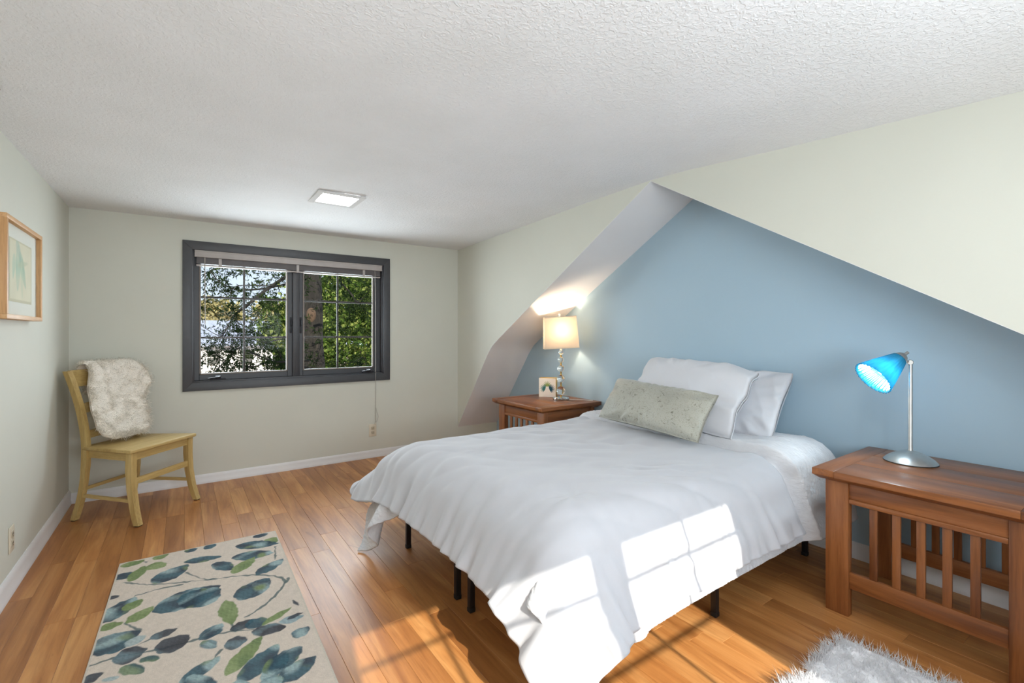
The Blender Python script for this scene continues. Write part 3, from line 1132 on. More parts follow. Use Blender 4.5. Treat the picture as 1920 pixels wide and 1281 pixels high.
def leaf_rug():
    RW, RL = 0.722, 1.90
    a = 0.016
    root = thing('leaf_runner_rug', 'beige runner rug woven with teal and green leaves on the plank floor', 'rug')
    root.location = (-0.263, 3.152, 0)
    root.rotation_euler = (0, 0, -a)
    leaves = list(RUG_LEAVES)
    r = np.random.default_rng(4)
    for k in range(26):                       # pattern carries on towards the viewer, out of the picture
        x0, y0 = r.random() * 0.7, 1.28 + r.random() * 0.55
        an = r.random() * 6.28
        L = 0.10 + 0.12 * r.random()
        leaves.append(('TGDTO'[k % 5], x0, y0, x0 + L * math.cos(an), y0 + L * math.sin(an), 0.03 + 0.03 * r.random()))
    pal = {'T': ((66, 98, 110), (150, 172, 174), (50, 66, 80)), 'G': ((124, 142, 92), (138, 154, 106), (110, 130, 84)),
           'D': ((72, 78, 86), (104, 124, 132), (58, 60, 68)), 'B': ((150, 168, 172), (170, 182, 182), (130, 152, 158)),
           'O': ((84, 112, 104), (124, 142, 112), (60, 88, 94))}

    def col(x, yneg):
        y = RL - yneg
        P = np.stack([x, y], -1)
        n1 = wobble(P, 60, 31, 14)
        n2 = wobble(P, 150, 32, 14)
        n3 = wobble(P, 420, 33, 14)
        base = np.array(lin(214, 200, 186)[:3])[None, None] * (1 + 0.025 * n2 + 0.02 * n3)[..., None]
        xs, ys = x + 0.0022 * n2, y + 0.0022 * wobble(P, 150, 35, 12)
        for st in RUG_STEMS:
            pts = spline([(p[0], p[1], 0) for p in st], 6)
            d = np.full(x.shape, 9.0)
            for p, q in zip(pts[:-1], pts[1:]):
                ex, ey = q[0] - p[0], q[1] - p[1]
                t = np.clip(((xs - p[0]) * ex + (ys - p[1]) * ey) / (ex * ex + ey * ey + 1e-9), 0, 1)
                d = np.minimum(d, np.hypot(xs - p[0] - t * ex, ys - p[1] - t * ey))
            m = np.clip((0.0062 + 0.002 * n1 - d) / 0.003, 0, 1)[..., None] * 0.85
            base = base * (1 - m) + np.array(lin(78, 98, 100)[:3]) * m
        for k, (c, x0, y0, x1, y1, hw) in enumerate(leaves):
            hw = min(hw * 0.88, 0.55 * math.hypot(x1 - x0, y1 - y0))
            m, t, s = leaf_mask(xs, ys, x0, y0, x1, y1, hw, 0.004, 0.85)
            A, B, D = (np.array(lin(*v)[:3]) for v in pal[c])
            w = np.clip(0.5 + 0.55 * wobble(P, 55, 50 + k, 8) - 0.25 * (s > 0.55), 0, 1)[..., None]
            w2 = np.clip(0.9 * wobble(P, 42, 90 + k, 8) + 0.25 * (s < 0.45) - 0.15, 0, 1)[..., None]
            cc = A * (1 - w) + D * w
            cc = cc * (1 - w2) + B * w2
            if c in 'TO':
                g = np.clip(wobble(P, 50, 130 + k, 8) - 0.75, 0, 1)[..., None]
                cc = cc * (1 - g) + np.array(lin(120, 138, 96)[:3]) * g
            cc = cc * (1 + 0.10 * n3[..., None])
            m = m[..., None] * 0.95
            base = base * (1 - m) + cc * m
        edge = ((x < 0.006) | (x > RW - 0.006) | (y < 0.006))[..., None]
        return np.where(edge, np.array(lin(206, 196, 182)[:3]), base)

    link('pile', print_mesh('pile', RW, RL, 206, 540, col, 0.0082), 'rug_print', root, (0, -RL, 0))
    box('backing', (-0.002, -RL - 0.002, 0.0005), (RW + 0.002, 0.002, 0.0075), 'rug_back', root, 0.002)


leaf_rug()


# ------------------------------------------------------------------ white shag rug in the foreground
def shag_rug():
    x0, x1, y0, y1 = 1.20, 2.095, 0.10, 0.755
    root = thing('shag_rug', 'white shaggy rug on the floor beside the near slatted table', 'rug', ((x0 + x1) / 2, (y0 + y1) / 2, 0), 0.0)
    w, h = (x1 - x0) / 2, (y1 - y0) / 2
    box('backing', (-w, -h, 0.0005), (w, h, 0.008), 'shag_base', root, 0.003)
    sx, sy = np.meshgrid(np.linspace(-w, w, 150), np.linspace(-h, h, 110), indexing='ij')
    S2 = np.stack([sx, sy], -1)
    edge = np.clip(np.minimum(w - np.abs(sx), h - np.abs(sy)) / 0.02, 0, 1) ** 0.5
    sz = 0.008 + edge * (0.020 + 0.002 * wobble(S2, 55, 65) + 0.002 * wobble(S2, 150, 66))
    link('pile_bed', np_mesh('pile_bed', np.stack([sx, sy, sz], -1), grid_faces(150, 110), True, None), 'shag_base', root)
    n = 22000
    P = np.stack([(rng.random(n) * 2 - 1) * (w + 0.004), (rng.random(n) * 2 - 1) * (h + 0.004), np.full(n, 0.006)], -1)
    P[:, :2] += 0.012 * np.stack([wobble(P[:, :2], 30, 61), wobble(P[:, :2], 30, 62)], -1) * np.array([1, 1])
    C = np.stack([wobble(P[:, :2], 60, 63), wobble(P[:, :2], 60, 64), np.zeros(n)], -1) * 0.55
    Vs, Fs = strands(P, np.array([[0, 0, 1.0]]) + C, 0.040, 0.0015, (0.0, 0.0, -0.15), 0.8, 9, 0.35)
    Vs[:, 2] = np.maximum(Vs[:, 2], 0.002)
    o = link('shag_pile', np_mesh('shag_pile', Vs, Fs, True, None), 'shag', root)
    o['kind'] = 'stuff'


shag_rug()


# ------------------------------------------------------------------ bed
BX0, BX1, BY0, BY1 = 1.0, 2.90, 1.13, 2.50
MT = 0.555


def bed_frame():
    root = thing('bed_frame', 'black steel platform bed frame under the white bedding', 'bed', ((BX0 + BX1) / 2, (BY0 + BY1) / 2, 0))
    cx, cy = (BX0 + BX1) / 2, (BY0 + BY1) / 2
    w, h = (BX1 - BX0) / 2 - 0.02, (BY1 - BY0) / 2 - 0.015
    z0, z1 = 0.300, 0.340
    for y in (-h, 0, h):
        box('side_rail', (-w, y - 0.014, z0), (w, y + 0.014, z1), 'black_metal', root, 0.003)
    for x_ in (-w, 0, w):
        box('cross_rail', (x_ - 0.014, -h + 0.014, z0), (x_ + 0.014, h - 0.014, z1 - 0.001), 'black_metal', root, 0.003)
    for k in range(12):
        x_ = -w + (k + 0.5) * 2 * w / 12
        box('slat', (x_ - 0.012, -h + 0.015, z1 - 0.012), (x_ + 0.012, h - 0.015, z1 + 0.004), 'black_metal', root, 0.002)
    for X, Y in ((1.02, 1.145), (1.02, 1.757), (1.02, 1.88), (1.035, 2.482), (1.85, 1.135), (1.85, 1.82), (1.85, 2.482), (2.755, 1.165), (2.755, 1.82), (2.755, 2.482)):
        lx, ly = X - cx, Y - cy
        lg = box('leg', (lx - 0.0125, ly - 0.0125, 0.006), (lx + 0.0125, ly + 0.0125, z0 + 0.01), 'black_metal', root, 0.002)
        box('foot_cap', (lx - 0.014, ly - 0.014, 0.0), (lx + 0.014, ly + 0.014, 0.02), 'black', lg, 0.003)


bed_frame()

bm = bmesh.new()
box_bm(bm, (BX0, BY0, 0.346), (BX1, BY1, MT), 0.05, 4)
matt = link('mattress', bm_mesh('mattress', bm), 'sheet')
tag(matt, 'pale mattress on the black bed frame under the coverlet', 'mattress')


def drape(P0, top, hx0, hy0, cx, cy, r, flare, off, steps=170, iters=8, bend=0.25, damp=0.985, fr_top=0.02, fr_side=0.6):
    """position-based cloth: the (n,m,3) grid P0 falls over a rounded block with flaring sides.
    flare = (foot side, near side, far side)"""
    X = P0.copy()
    X0 = X.copy()
    n, m = X.shape[:2]
    S = slice
    cons = []

    def add(a, b_, k):
        cons.append((a, b_, np.linalg.norm(P0[a] - P0[b_], axis=-1), k))

    for s in (0, 1):
        add((S(s, n - 1, 2), S(None)), (S(s + 1, n, 2), S(None)), 1.0)
        add((S(None), S(s, m - 1, 2)), (S(None), S(s + 1, m, 2)), 1.0)
        add((S(s, n - 1, 2), S(0, m - 1)), (S(s + 1, n, 2), S(1, m)), 0.5)
        add((S(s, n - 1, 2), S(1, m)), (S(s + 1, n, 2), S(0, m - 1)), 0.5)
    for s in (0, 1):
        a = np.arange(0, n - 3)
        a = a[((a // 3) % 2) == s]
        add((a, S(None)), (a + 3, S(None)), bend)
        a = np.arange(0, m - 3)
        a = a[((a // 3) % 2) == s]
        add((S(None), a), (S(None), a + 3), bend)
    g = np.array([0, 0, -0.0012])
    for it in range(steps):
        vel = (X - X0) * damp
        X0 = X.copy()
        X = X + vel + g
        for _ in range(iters):
            for a, b_, L, k in cons:
                d = X[b_] - X[a]
                ln = np.sqrt((d * d).sum(-1)) + 1e-9
                c = d * ((ln - L) / ln * 0.5 * k)[..., None]
                X[a] += c
                X[b_] -= c
        q = X - np.array([cx, cy, top])
        dz = q[..., 2]
        drop = np.clip(-dz, 0, None)
        fx = flare[0]
        fy = np.where(q[..., 1] < 0, flare[1], flare[2])
        D = np.stack([np.abs(q[..., 0]) - hx0 - fx * drop, np.abs(q[..., 1]) - hy0 - fy * drop, dz], -1) + r
        W = np.clip(D, 0, None)
        ln = np.sqrt((W * W).sum(-1))
        dist = ln - r + np.minimum(D.max(-1), 0)
        N = W.copy()
        z0 = ln < 1e-6
        am = D.argmax(-1)
        for ax in range(3):
            N[..., ax] = np.where(z0, (am == ax) * 1.0, N[..., ax])
        N[..., 2] += (fx * N[..., 0] + fy * N[..., 1]) * (dz < -r)
        N[..., 0] *= np.sign(q[..., 0])
        N[..., 1] *= np.sign(q[..., 1])
        N /= np.linalg.norm(N, axis=-1, keepdims=True) + 1e-9
        pen = np.clip(off - dist, 0, None)
        hit = pen > 0
        X += N * pen[..., None]
        f = np.where(N[..., 2] > 0.7, fr_top, fr_side)
        X0 = np.where(hit[..., None], X - (X - X0) * f[..., None], X0)
        X[..., 2] = np.maximum(X[..., 2], 0.012)
    return X


def rest_sheet(x0, x1, y0, y1, h, rc):
    """rest grid of a cloth rectangle, foot corners rounded by rc = (near, far)"""
    n = int(round((x1 - x0) / h)) + 1
    m = int(round((y1 - y0) / h)) + 1
    gx, gy = np.meshgrid(np.linspace(x0, x1, n), np.linspace(y0, y1, m), indexing='ij')
    P = np.stack([gx, gy, gx * 0], -1)
    for r, ys in zip(rc, (y0, y1)):
        if r <= 0:
            continue
        a = np.clip(r - (gx - x0), 0, None)
        b_ = np.clip(r - np.abs(gy - ys), 0, None)
        mx = np.maximum(a, b_)
        ln = np.sqrt(a * a + b_ * b_) + 1e-9
        s = np.where(mx > 0, mx / ln, 1)
        P[..., 0] += a - a * s
        P[..., 1] += (b_ - b_ * s) * (1 if ys == y0 else -1)
    return P


def upsample(G, k):
    """Catmull-Rom refinement of an (n,m,c) grid by k along both axes"""
    for ax in (0, 1):
        G = np.moveaxis(G, ax, 0)
        n = len(G)
        E = np.concatenate([(2 * G[0] - G[1])[None], G, (2 * G[-1] - G[-2])[None]])
        t = np.linspace(0, n - 1, (n - 1) * k + 1)
        i = np.minimum(t.astype(int), n - 2)
        f = (t - i).reshape((-1,) + (1,) * (G.ndim - 1))
        p0, p1, p2, p3 = E[i], E[i + 1], E[i + 2], E[i + 3]
        G = 0.5 * (2 * p1 + (p2 - p0) * f + (2 * p0 - 5 * p1 + 4 * p2 - p3) * f * f + (3 * p1 - p0 - 3 * p2 + p3) * f ** 3)
        G = np.moveaxis(G, 0, ax)
    return G


def grid_normals(P):
    N = np.cross(np.gradient(P, axis=0), np.gradient(P, axis=1))
    return N / (np.linalg.norm(N, axis=-1, keepdims=True) + 1e-9)


def relax(P, it, lam=0.5):
    for _ in range(it):
        A = P.copy()
        A[1:-1] += lam * 0.5 * (P[:-2] + P[2:] - 2 * P[1:-1])
        B = A.copy()
        B[:, 1:-1] += lam * 0.5 * (A[:, :-2] + A[:, 2:] - 2 * A[:, 1:-1])
        P = B
    return P


def cloth_object(name, P, mat, thick, parent=None):
    n, m = P.shape[:2]
    me = np_mesh(name, P, grid_faces(n, m), True, None)
    o = link(name, me, mat, parent)
    md = o.modifiers.new('thickness', 'SOLIDIFY')
    md.thickness = thick
    md.offset = -1
    return o


BCX, BCY, BHX, BHY = (BX0 + BX1) / 2, (BY0 + BY1) / 2, (BX1 - BX0) / 2, (BY1 - BY0) / 2


def make_duvet():
    DX0, DY1 = 0.765, 2.93
    P0 = rest_sheet(DX0, 2.38, 0.835, DY1, 0.024, (0.06, 0.22))
    P0[..., 2] = 0.66
    R = P0[..., :2].copy()
    P0[..., 2] += 0.004 * wobble(R, 9, 71)
    X = drape(P0, MT, BHX, BHY, BCX, BCY, 0.08, (0.50, 0.40, 1.35), 0.040)
    X = relax(X, 2, 0.4)
    P = upsample(X, 3)
    R = upsample(np.concatenate([R, R[..., :1] * 0], -1), 3)[..., :2]
    N = grid_normals(P)
    if N[len(N) // 2, N.shape[1] // 2, 2] < 0:
        N = -N
    x, y = R[..., 0], R[..., 1]
    hem = np.minimum(np.minimum(x - DX0, y - 0.835), DY1 - y)
    along = np.where((x - DX0) < np.minimum(y - 0.835, DY1 - y), y, x)
    # loft of the filling, long soft creases, puckers near the stitched hem
    d = 0.009 * wobble(R, 5.0, 72, 8) * smoothstep(0.0, 0.3, hem)
    d += 0.0035 * wobble(R * np.array([1.0, 2.2]), 16, 73, 10)
    pk = wobble(np.stack([along, hem * 0.14], -1), 82, 74, 12)
    d += 0.0085 * pk * np.exp(-np.clip(hem - 0.02, 0, None) / 0.16)
    # long shallow drag lines running from the pillows to the near foot corner
    diag = np.stack([x * 0.55 + y * 0.85, (x * 0.85 - y * 0.55) * 0.22], -1)
    d += 0.0055 * np.abs(wobble(diag, 26, 75, 8)) * smoothstep(0.05, 0.3, hem)
    for tx, ty, s in ((1.46, 0.955, 1.0), (0.99, 0.95, 0.5), (1.22, 1.30, 0.18), (1.70, 1.45, 0.10), (1.30, 2.05, 0.08)):
        rr = np.hypot(x - tx, y - ty)
        th = np.arctan2(y - ty, x - tx)
        d += s * (-0.016 * np.exp(-(rr / 0.016) ** 2) + 0.011 * np.sin(6 * th + 3 * tx + 1.2 * np.sin(2 * th)) * np.exp(-((rr - 0.055) / 0.055) ** 2) - 0.006 * np.exp(-(rr / 0.10) ** 2))
    P = P + N * d[..., None]
    P[..., 2] = np.maximum(P[..., 2], 0.016)
    o = cloth_object('duvet', P, 'duvet', 0.018)
    tag(o, 'puffy white cotton duvet spread over the bed, sunlit along its near side', 'duvet')


make_duvet()


def make_coverlet():
    P0 = rest_sheet(0.83, 2.86, 0.83, 2.80, 0.026, (0.40, 0.0))
    # pulled askew: the far foot corner hangs longest
    P0[..., 0] -= 0.20 * smoothstep(2.12, 2.55, P0[..., 1]) * np.clip(1 - (P0[..., 0] - 0.83) / 0.5, 0, 1)
    P0[..., 2] = 0.62
    R = P0[..., :2].copy()
    X = drape(P0, MT, BHX + 0.02, BHY, BCX, BCY, 0.07, (0.28, 0.32, 0.45), 0.006, steps=150)
    X = relax(X, 1, 0.4)
    P = upsample(X, 5)
    R = upsample(np.concatenate([R, R[..., :1] * 0], -1), 5)[..., :2]
    N = grid_normals(P)
    if N[len(N) // 2, N.shape[1] // 2, 2] < 0:
        N = -N
    x, y = R[..., 0], R[..., 1]
    # turned-back double layer near the pillows stands higher
    fold = smoothstep(2.395, 2.435, x)
    d = fold * (0.070 + 0.008 * wobble(R, 10, 81)) + 0.0015 * wobble(R, 60, 82) + 0.0016 * wobble(R * np.array([1.0, 0.45]), 520, 83, 14)
    P = P + N * d[..., None]
    P[..., 0] = np.minimum(P[..., 0], 2.93)
    o = cloth_object('coverlet', P, 'coverlet', 0.008)
    tag(o, 'white crinkle-textured coverlet under the duvet, one corner hanging at the foot', 'coverlet')


make_coverlet()


def pillow_mesh(name, W, H, T, seed, n=84, wr=0.006, pinch=0.07, flap=0.0, rc=0.05):
    """cushion with sewn edges: local x width, y height, z thickness"""
    u, v = np.meshgrid(np.linspace(-1, 1, n), np.linspace(-1, 1, int(n * 0.8)), indexing='ij')
    k = u.shape[1]
    ex = 1 - pinch * (1 - np.abs(v) ** 2.0) * np.abs(u) ** 3
    ey = 1 - pinch * 1.3 * (1 - np.abs(u) ** 2.0) * np.abs(v) ** 3
    x, y = W / 2 * u * ex * (1 - rc * v ** 6), H / 2 * v * ey * (1 - 1.3 * rc * u ** 6)
    prof = (np.clip(1 - np.abs(u) ** 3.0, 0, 1) * np.clip(1 - np.abs(v) ** 2.6, 0, 1)) ** 0.46
    P2 = np.stack([x, y], -1)
    big = wobble(P2, 9, seed)
    ang = np.arctan2(y, x)
    dg = np.stack([x * 0.9 + y * 0.5, (y * 0.9 - x * 0.5) * 0.28], -1)
    crease = 1 - np.abs(wobble(dg, 34, seed + 1, 7))
    rimw = wobble(np.stack([ang * 0.35, ang * 0 + 1], -1), 60, seed + 2) * np.clip(np.maximum(np.abs(u), np.abs(v)) - 0.55, 0, 1) * 0.02
    top = T / 2 * prof * (1 + 0.16 * big) + (rimw + wr * 1.2 * crease + 0.25 * wr * wobble(P2, 34, seed + 3)) * np.clip(prof * 1.6, 0, 1)
    bot = -T / 2 * prof * (1 - 0.1 * big)
    if flap:
        # loose open end of the pillowcase, crumpled past the +x edge
        f = smoothstep(0.72, 1.0, u)
        x = x + f * flap
        wv = (0.030 * wobble(np.stack([v * 0.5, u * 0.10], -1), 15, seed + 4, 6) + 0.005 * wobble(np.stack([v, u], -1), 14, seed + 5, 6)) * f
        top = top * (1 - 0.3 * f) + wv + 0.012 * f
        bot = bot * (1 - 0.3 * f) + wv
        y = y * (1 - 0.05 * f) - 0.02 * f
    A = np.stack([x, y, top], -1)
    B = np.stack([x, y, np.minimum(bot, top - 0.0015)], -1)
    nn = u.size
    V = np.concatenate([A.reshape(-1, 3), B.reshape(-1, 3)])
    F = grid_faces(n, k)
    rim = []
    idx = np.arange(nn).reshape(n, k)
    loop = np.concatenate([idx[:, 0], idx[-1, 1:], idx[-2::-1, -1], idx[0, -2:0:-1]])
    l2 = np.roll(loop, -1)
    rim = np.stack([loop, l2, l2 + nn, loop + nn], -1)
    return np_mesh(name, V, np.vstack([F, F[:, ::-1] + nn, rim]), True, None)


def place_pillow(o, centre, normal, up_hint=(0, 0, 1), roll=0.0):
    """local z -> normal, local x -> horizontal to the viewer's right (towards -Y)"""
    n_ = Vector(normal).normalized()
    xx = Vector((0, -1, 0))
    xx = (xx - n_ * xx.dot(n_)).normalized()
    yy = n_.cross(xx)
    R = Matrix((xx, yy, n_)).transposed() @ Matrix.Rotation(roll, 3, 'Z')
    o.rotation_euler = R.to_euler()
    o.location = centre


p = link('pillow', pillow_mesh('pillow', 0.70, 0.46, 0.175, 201, wr=0.004), 'pillowcase')
tag(p, 'white bed pillow leaning on the blue wall, rearmost of the pillows', 'pillow')
place_pillow(p, (2.768, 1.615, 0.785), (-0.80, 0.05, 0.60), roll=0.0)
p = link('pillow', pillow_mesh('pillow', 0.68, 0.49, 0.205, 303, wr=0.006, flap=0.10), 'pillowcase')
tag(p, 'rumpled white bed pillow with a loose open case end, behind the lumbar cushion', 'pillow')
place_pillow(p, (2.548, 1.80, 0.832), (-0.80, 0.0, 0.60), roll=-0.02)
p = link('lumbar_cushion', pillow_mesh('lumbar_cushion', 0.71, 0.30, 0.15, 404, wr=0.0025, pinch=0.05, rc=0.015), 'jacquard')
tag(p, 'long grey-green metallic cushion in front of the white pillows', 'cushion')
place_pillow(p, (2.276, 1.785, 0.765), (-0.80, -0.05, 0.60), roll=-0.03)


# ------------------------------------------------------------------ slatted side tables
def side_table(label):
    root = thing('side_table', label, 'side table', group='slatted oak side tables')
    DX, DY, TZ = 0.3275, 0.355, 0.616      # half depth, half length, top height
    eb = 0.085
    for s in (-1, 1):
        box('end_board', (-DX, s * DY - (eb if s > 0 else 0), 0.588), (DX, s * DY + (0 if s > 0 else eb), TZ), 'cherry_x', root, 0.003)
    bw = 2 * DX / 3
    for k in range(3):
        box('top_board', (-DX + k * bw, -DY + eb, 0.588), (-DX + (k + 1) * bw, DY - eb, TZ - 0.0004), 'cherry_y', root, 0.0012 if k == 1 else 0.002)
    b = bmesh.new()
    t_ = [b.verts.new((sx * DX * 0.998, sy * DY * 0.998, 0.588)) for sx, sy in ((-1, -1), (1, -1), (1, 1), (-1, 1))]
    q_ = [b.verts.new((sx * (DX - 0.026), sy * (DY - 0.022), 0.571)) for sx, sy in ((-1, -1), (1, -1), (1, 1), (-1, 1))]
    b.faces.new(t_)
    b.faces.new(q_[::-1])
    for i in range(4):
        b.faces.new((t_[i], q_[i], q_[(i + 1) % 4], t_[(i + 1) % 4]))
    link('under_moulding', bm_mesh('under_moulding', b), 'cherry_y', root)
    lx, ly = DX - 0.050, DY - 0.034
    for sx in (-1, 1):
        for sy in (-1, 1):
            x0, x1 = sorted((sx * lx, sx * (lx - 0.042)))
            y0, y1 = sorted((sy * ly, sy * (ly - 0.086)))
            box('leg', (x0, y0, 0.0), (x1, y1, 0.572), 'cherry_z', root, 0.003)
        x0, x1 = sorted((sx * (lx - 0.008), sx * (lx - 0.030)))
        yi = ly - 0.086
        box('apron', (x0, -yi, 0.500), (x1, yi, 0.572), 'cherry_y', root, 0.001)
        m0, m1 = sorted((sx * (lx - 0.002), sx * (lx - 0.034)))
        box('apron_moulding', (m0, -yi, 0.479), (m1, yi, 0.4995), 'cherry_y', root, 0.004)
        box('bottom_rail', (x0, -yi, 0.120), (x1, yi, 0.187), 'cherry_y', root, 0.002)
        c0, c1 = sorted((sx * (lx - 0.012), sx * (lx - 0.025)))
        for k in range(5):
            yc = (k - 2) * 0.0755
            box('slat', (c0, yc - 0.0135, 0.187), (c1, yc + 0.0135, 0.479), 'cherry_z', root, 0.0015)
    for sy in (-1, 1):
        y0, y1 = sorted((sy * (ly - 0.010), sy * (ly - 0.030)))
        xi = lx - 0.042
        dr = box('drawer_front', (-xi, y0, 0.486), (xi, y1, 0.571), 'cherry_x', root, 0.002)
    link('knob', lathe_mesh('knob', [(0.0, 0.022), (0.010, 0.021), (0.012, 0.016), (0.006, 0.008), (0.007, 0.0)], 16), 'charcoal_dark', dr, (0, ly - 0.010, 0.53), (-PI / 2, 0, 0))
    return root


st = side_table('reddish oak slatted side table carrying the blue glass desk lamp')
st.location = (2.5775, 0.570, 0)
st2 = copy_tree(st)
st2['label'] = 'reddish oak side table beyond the bed carrying the crystal lamp'
st2.location = (2.610, 3.203, 0)
TZ = 0.616


# ------------------------------------------------------------------ blue glass desk lamp
def desk_lamp():
    root = thing('desk_lamp', 'brushed nickel desk lamp with a tilted ribbed blue glass shade', 'lamp', (2.707, 0.704, TZ))
    prof = [(0.0, 0.052), (0.010, 0.052), (0.022, 0.049), (0.045, 0.041), (0.068, 0.030), (0.086, 0.017), (0.097, 0.005), (0.0985, 0.003)]
    link('base', lathe_mesh('base', prof, 48), 'nickel', root)
    link('base_pad', lathe_mesh('base_pad', [(0.0985, 0.0035), (0.099, 0.0), (0.0, 0.0)], 48), 'black', root)
    link('stem', lathe_mesh('stem', [(0.0095, 0.05), (0.0095, 0.055), (0.0085, 0.06), (0.0085, 0.445), (0.0, 0.446)], 20), 'nickel', root)
    # image-left direction in the room, and the direction to the viewer
    L = Vector((-0.818, 0.575, 0))
    C = Vector((-0.967, -0.253, 0))
    neck = Vector((0, 0, 0.452))
    j = link('joint', lathe_mesh('joint', [(0.0, -0.011), (0.010, -0.011), (0.012, -0.007), (0.012, 0.007), (0.010, 0.011), (0.0, 0.011)], 24), 'nickel', root, neck)
    j.rotation_euler = C.to_track_quat('Z', 'Y').to_euler()
    start = neck + L * 0.048 + Vector((0, 0, 0.018))
    axis = (L * 0.129 + Vector((0, 0, -0.095)) + C * 0.002).normalized()
    link('arm', tube_mesh('arm', [neck, neck + L * 0.02 + Vector((0, 0, 0.006)), start], 0.006, 12), 'nickel', root)
    q = axis.to_track_quat('Z', 'Y').to_euler()
    link('socket_cap', lathe_mesh('socket_cap', [(0.0, -0.026), (0.012, -0.025), (0.022, -0.017), (0.029, -0.004), (0.030, 0.008), (0.0, 0.009)], 28), 'nickel', root, start, q)
    link('switch_knob', tube_mesh('switch_knob', [start - axis * 0.024, start - axis * 0.046], [0.0065, 0.0065], 12), 'nickel', root)
    sh = []
    for t in np.linspace(0, 1, 14):
        sh.append((0.031 + (0.083 - 0.031) * t ** 0.95, 0.003 + 0.152 * t))
    outer = sh + [(r_ - 0.003, z_) for r_, z_ in sh[::-1]]
    link('glass_shade', lathe_mesh('glass_shade', outer, 168, 28, 0.030, 80), 'blue_glass', root, start, q)
    b = lathe_mesh('bulb', [(0.0, 0.112), (0.014, 0.108), (0.025, 0.094), (0.028, 0.080), (0.025, 0.062), (0.015, 0.044), (0.012, 0.02), (0.0, 0.019)], 24)
    link('bulb', b, 'bulb_cool', root, start, q)
    ld = bpy.data.lights.new('desk_lamp_light', 'POINT')
    ld.energy = 3.6
    ld.color = (0.82, 0.95, 1.0)
    ld.shadow_soft_size = 0.028
    lo = bpy.data.objects.new('desk_lamp_light', ld)
    COL.objects.link(lo)
    lo.parent = root
    lo.location = start + axis * 0.118


desk_lamp()


# ------------------------------------------------------------------ crystal table lamp
def table_lamp():
    root = thing('table_lamp', 'crystal ball table lamp with a lit ivory square shade', 'lamp', (2.722, 3.125, TZ))
    link('base', lathe_mesh('base', [(0.0, 0.024), (0.062, 0.024), (0.071, 0.020), (0.073, 0.012), (0.071, 0.003), (0.066, 0.0), (0.0, 0.0)], 40), 'crystal', root)
    zs = [0.081, 0.185, 0.275, 0.351, 0.417]
    rs = [0.039, 0.035, 0.031, 0.026, 0.021]
    prev = 0.024
    for z, r in zip(zs, rs):
        a = np.linspace(-PI / 2, PI / 2, 15)
        link('crystal_ball', lathe_mesh('crystal_ball', [(max(r * math.cos(t), 0.0), r * math.sin(t)) for t in a], 28, angle=80), 'crystal', root, (0, 0, z))
        link('spacer', lathe_mesh('spacer', [(0.0, prev - 0.001), (0.0075, prev - 0.001), (0.0055, (prev + z - r) / 2), (0.0075, z - r + 0.001), (0.0, z - r + 0.001)], 20), 'gold', root)
        prev = z + r
    link('neck', lathe_mesh('neck', [(0.010, prev - 0.002), (0.007, prev + 0.008), (0.006, prev + 0.05), (0.0, prev + 0.051)], 16), 'nickel', root)
    tilt = Matrix.Rotation(math.radians(3.0), 3, Vector((-0.656, -0.755, 0)))
    yaw = math.atan2(-0.657, 0.754) + math.radians(6)
    R = (tilt @ Matrix.Rotation(yaw, 3, 'Z')).to_euler()
    shade = link('lamp_shade', None, None, root, (0, 0, 0.445), R)
    z0, z1 = 0.010, 0.280
    bx, by, tx, ty = 0.149, 0.100, 0.137, 0.090
    cb = [(-bx, -by), (bx, -by), (bx, by), (-bx, by)]
    ct = [(-tx, -ty), (tx, -ty), (tx, ty), (-tx, ty)]
    for i in range(4):
        p0, p1, q0, q1 = cb[i], cb[(i + 1) % 4], ct[i], ct[(i + 1) % 4]
        link('shade_panel', np_mesh('shade_panel', [(*p0, z0), (*p1, z0), (*q1, z1), (*q0, z1)], [[0, 1, 2, 3]], False), 'lamp_linen', shade)
    for c, z in ((cb, z0), (ct, z1)):
        b = bmesh.new()
        for i in range(4):
            p0, p1 = Vector((*c[i], z)), Vector((*c[(i + 1) % 4], z))
            lo = Vector((min(p0.x, p1.x) - 0.0012, min(p0.y, p1.y) - 0.0012, z - 0.004))
            hi = Vector((max(p0.x, p1.x) + 0.0012, max(p0.y, p1.y) + 0.0012, z + 0.004))
            box_bm(b, lo, hi)
        link('shade_trim', bm_mesh('shade_trim', b), 'linen_trim', shade)
    b = bmesh.new()
    box_bm(b, (-tx, -0.002, z1 - 0.006), (tx, 0.002, z1 - 0.002))
    box_bm(b, (-0.002, -ty, z1 - 0.006), (0.002, ty, z1 - 0.002))
    link('shade_spider', bm_mesh('shade_spider', b), 'nickel', shade)
    link('finial', lathe_mesh('finial', [(0.0, 0.0), (0.004, 0.002), (0.004, 0.008), (0.010, 0.013), (0.013, 0.021), (0.010, 0.029), (0.0, 0.034)], 20), 'crystal', shade, (0, 0, z1 - 0.004))
    link('bulb', lathe_mesh('bulb', [(0.0, 0.105), (0.018, 0.10), (0.029, 0.08), (0.026, 0.055), (0.013, 0.03), (0.012, 0.0), (0.0, -0.001)], 20), 'bulb_warm', root, (0, 0, prev + 0.045))
    link('cord', tube_mesh('cord', spline([(0.045, -0.04, 0.005), (0.08, -0.08, 0.004), (0.12, -0.12, 0.004), (0.15, -0.18, 0.004), (0.17, -0.22, 0.004)], 6), 0.0028, 8), 'white_plastic', root)
    ld = bpy.data.lights.new('table_lamp_light', 'POINT')
    ld.energy = 6.0
    ld.color = (1.0, 0.80, 0.58)
    ld.shadow_soft_size = 0.03
    lo = bpy.data.objects.new('table_lamp_light', ld)
    COL.objects.link(lo)
    lo.parent = root
    lo.location = (0, 0, 0.60)


M['linen_trim'] = plain('ivory_shade_trim', (214, 200, 178), 0.8)
table_lamp()


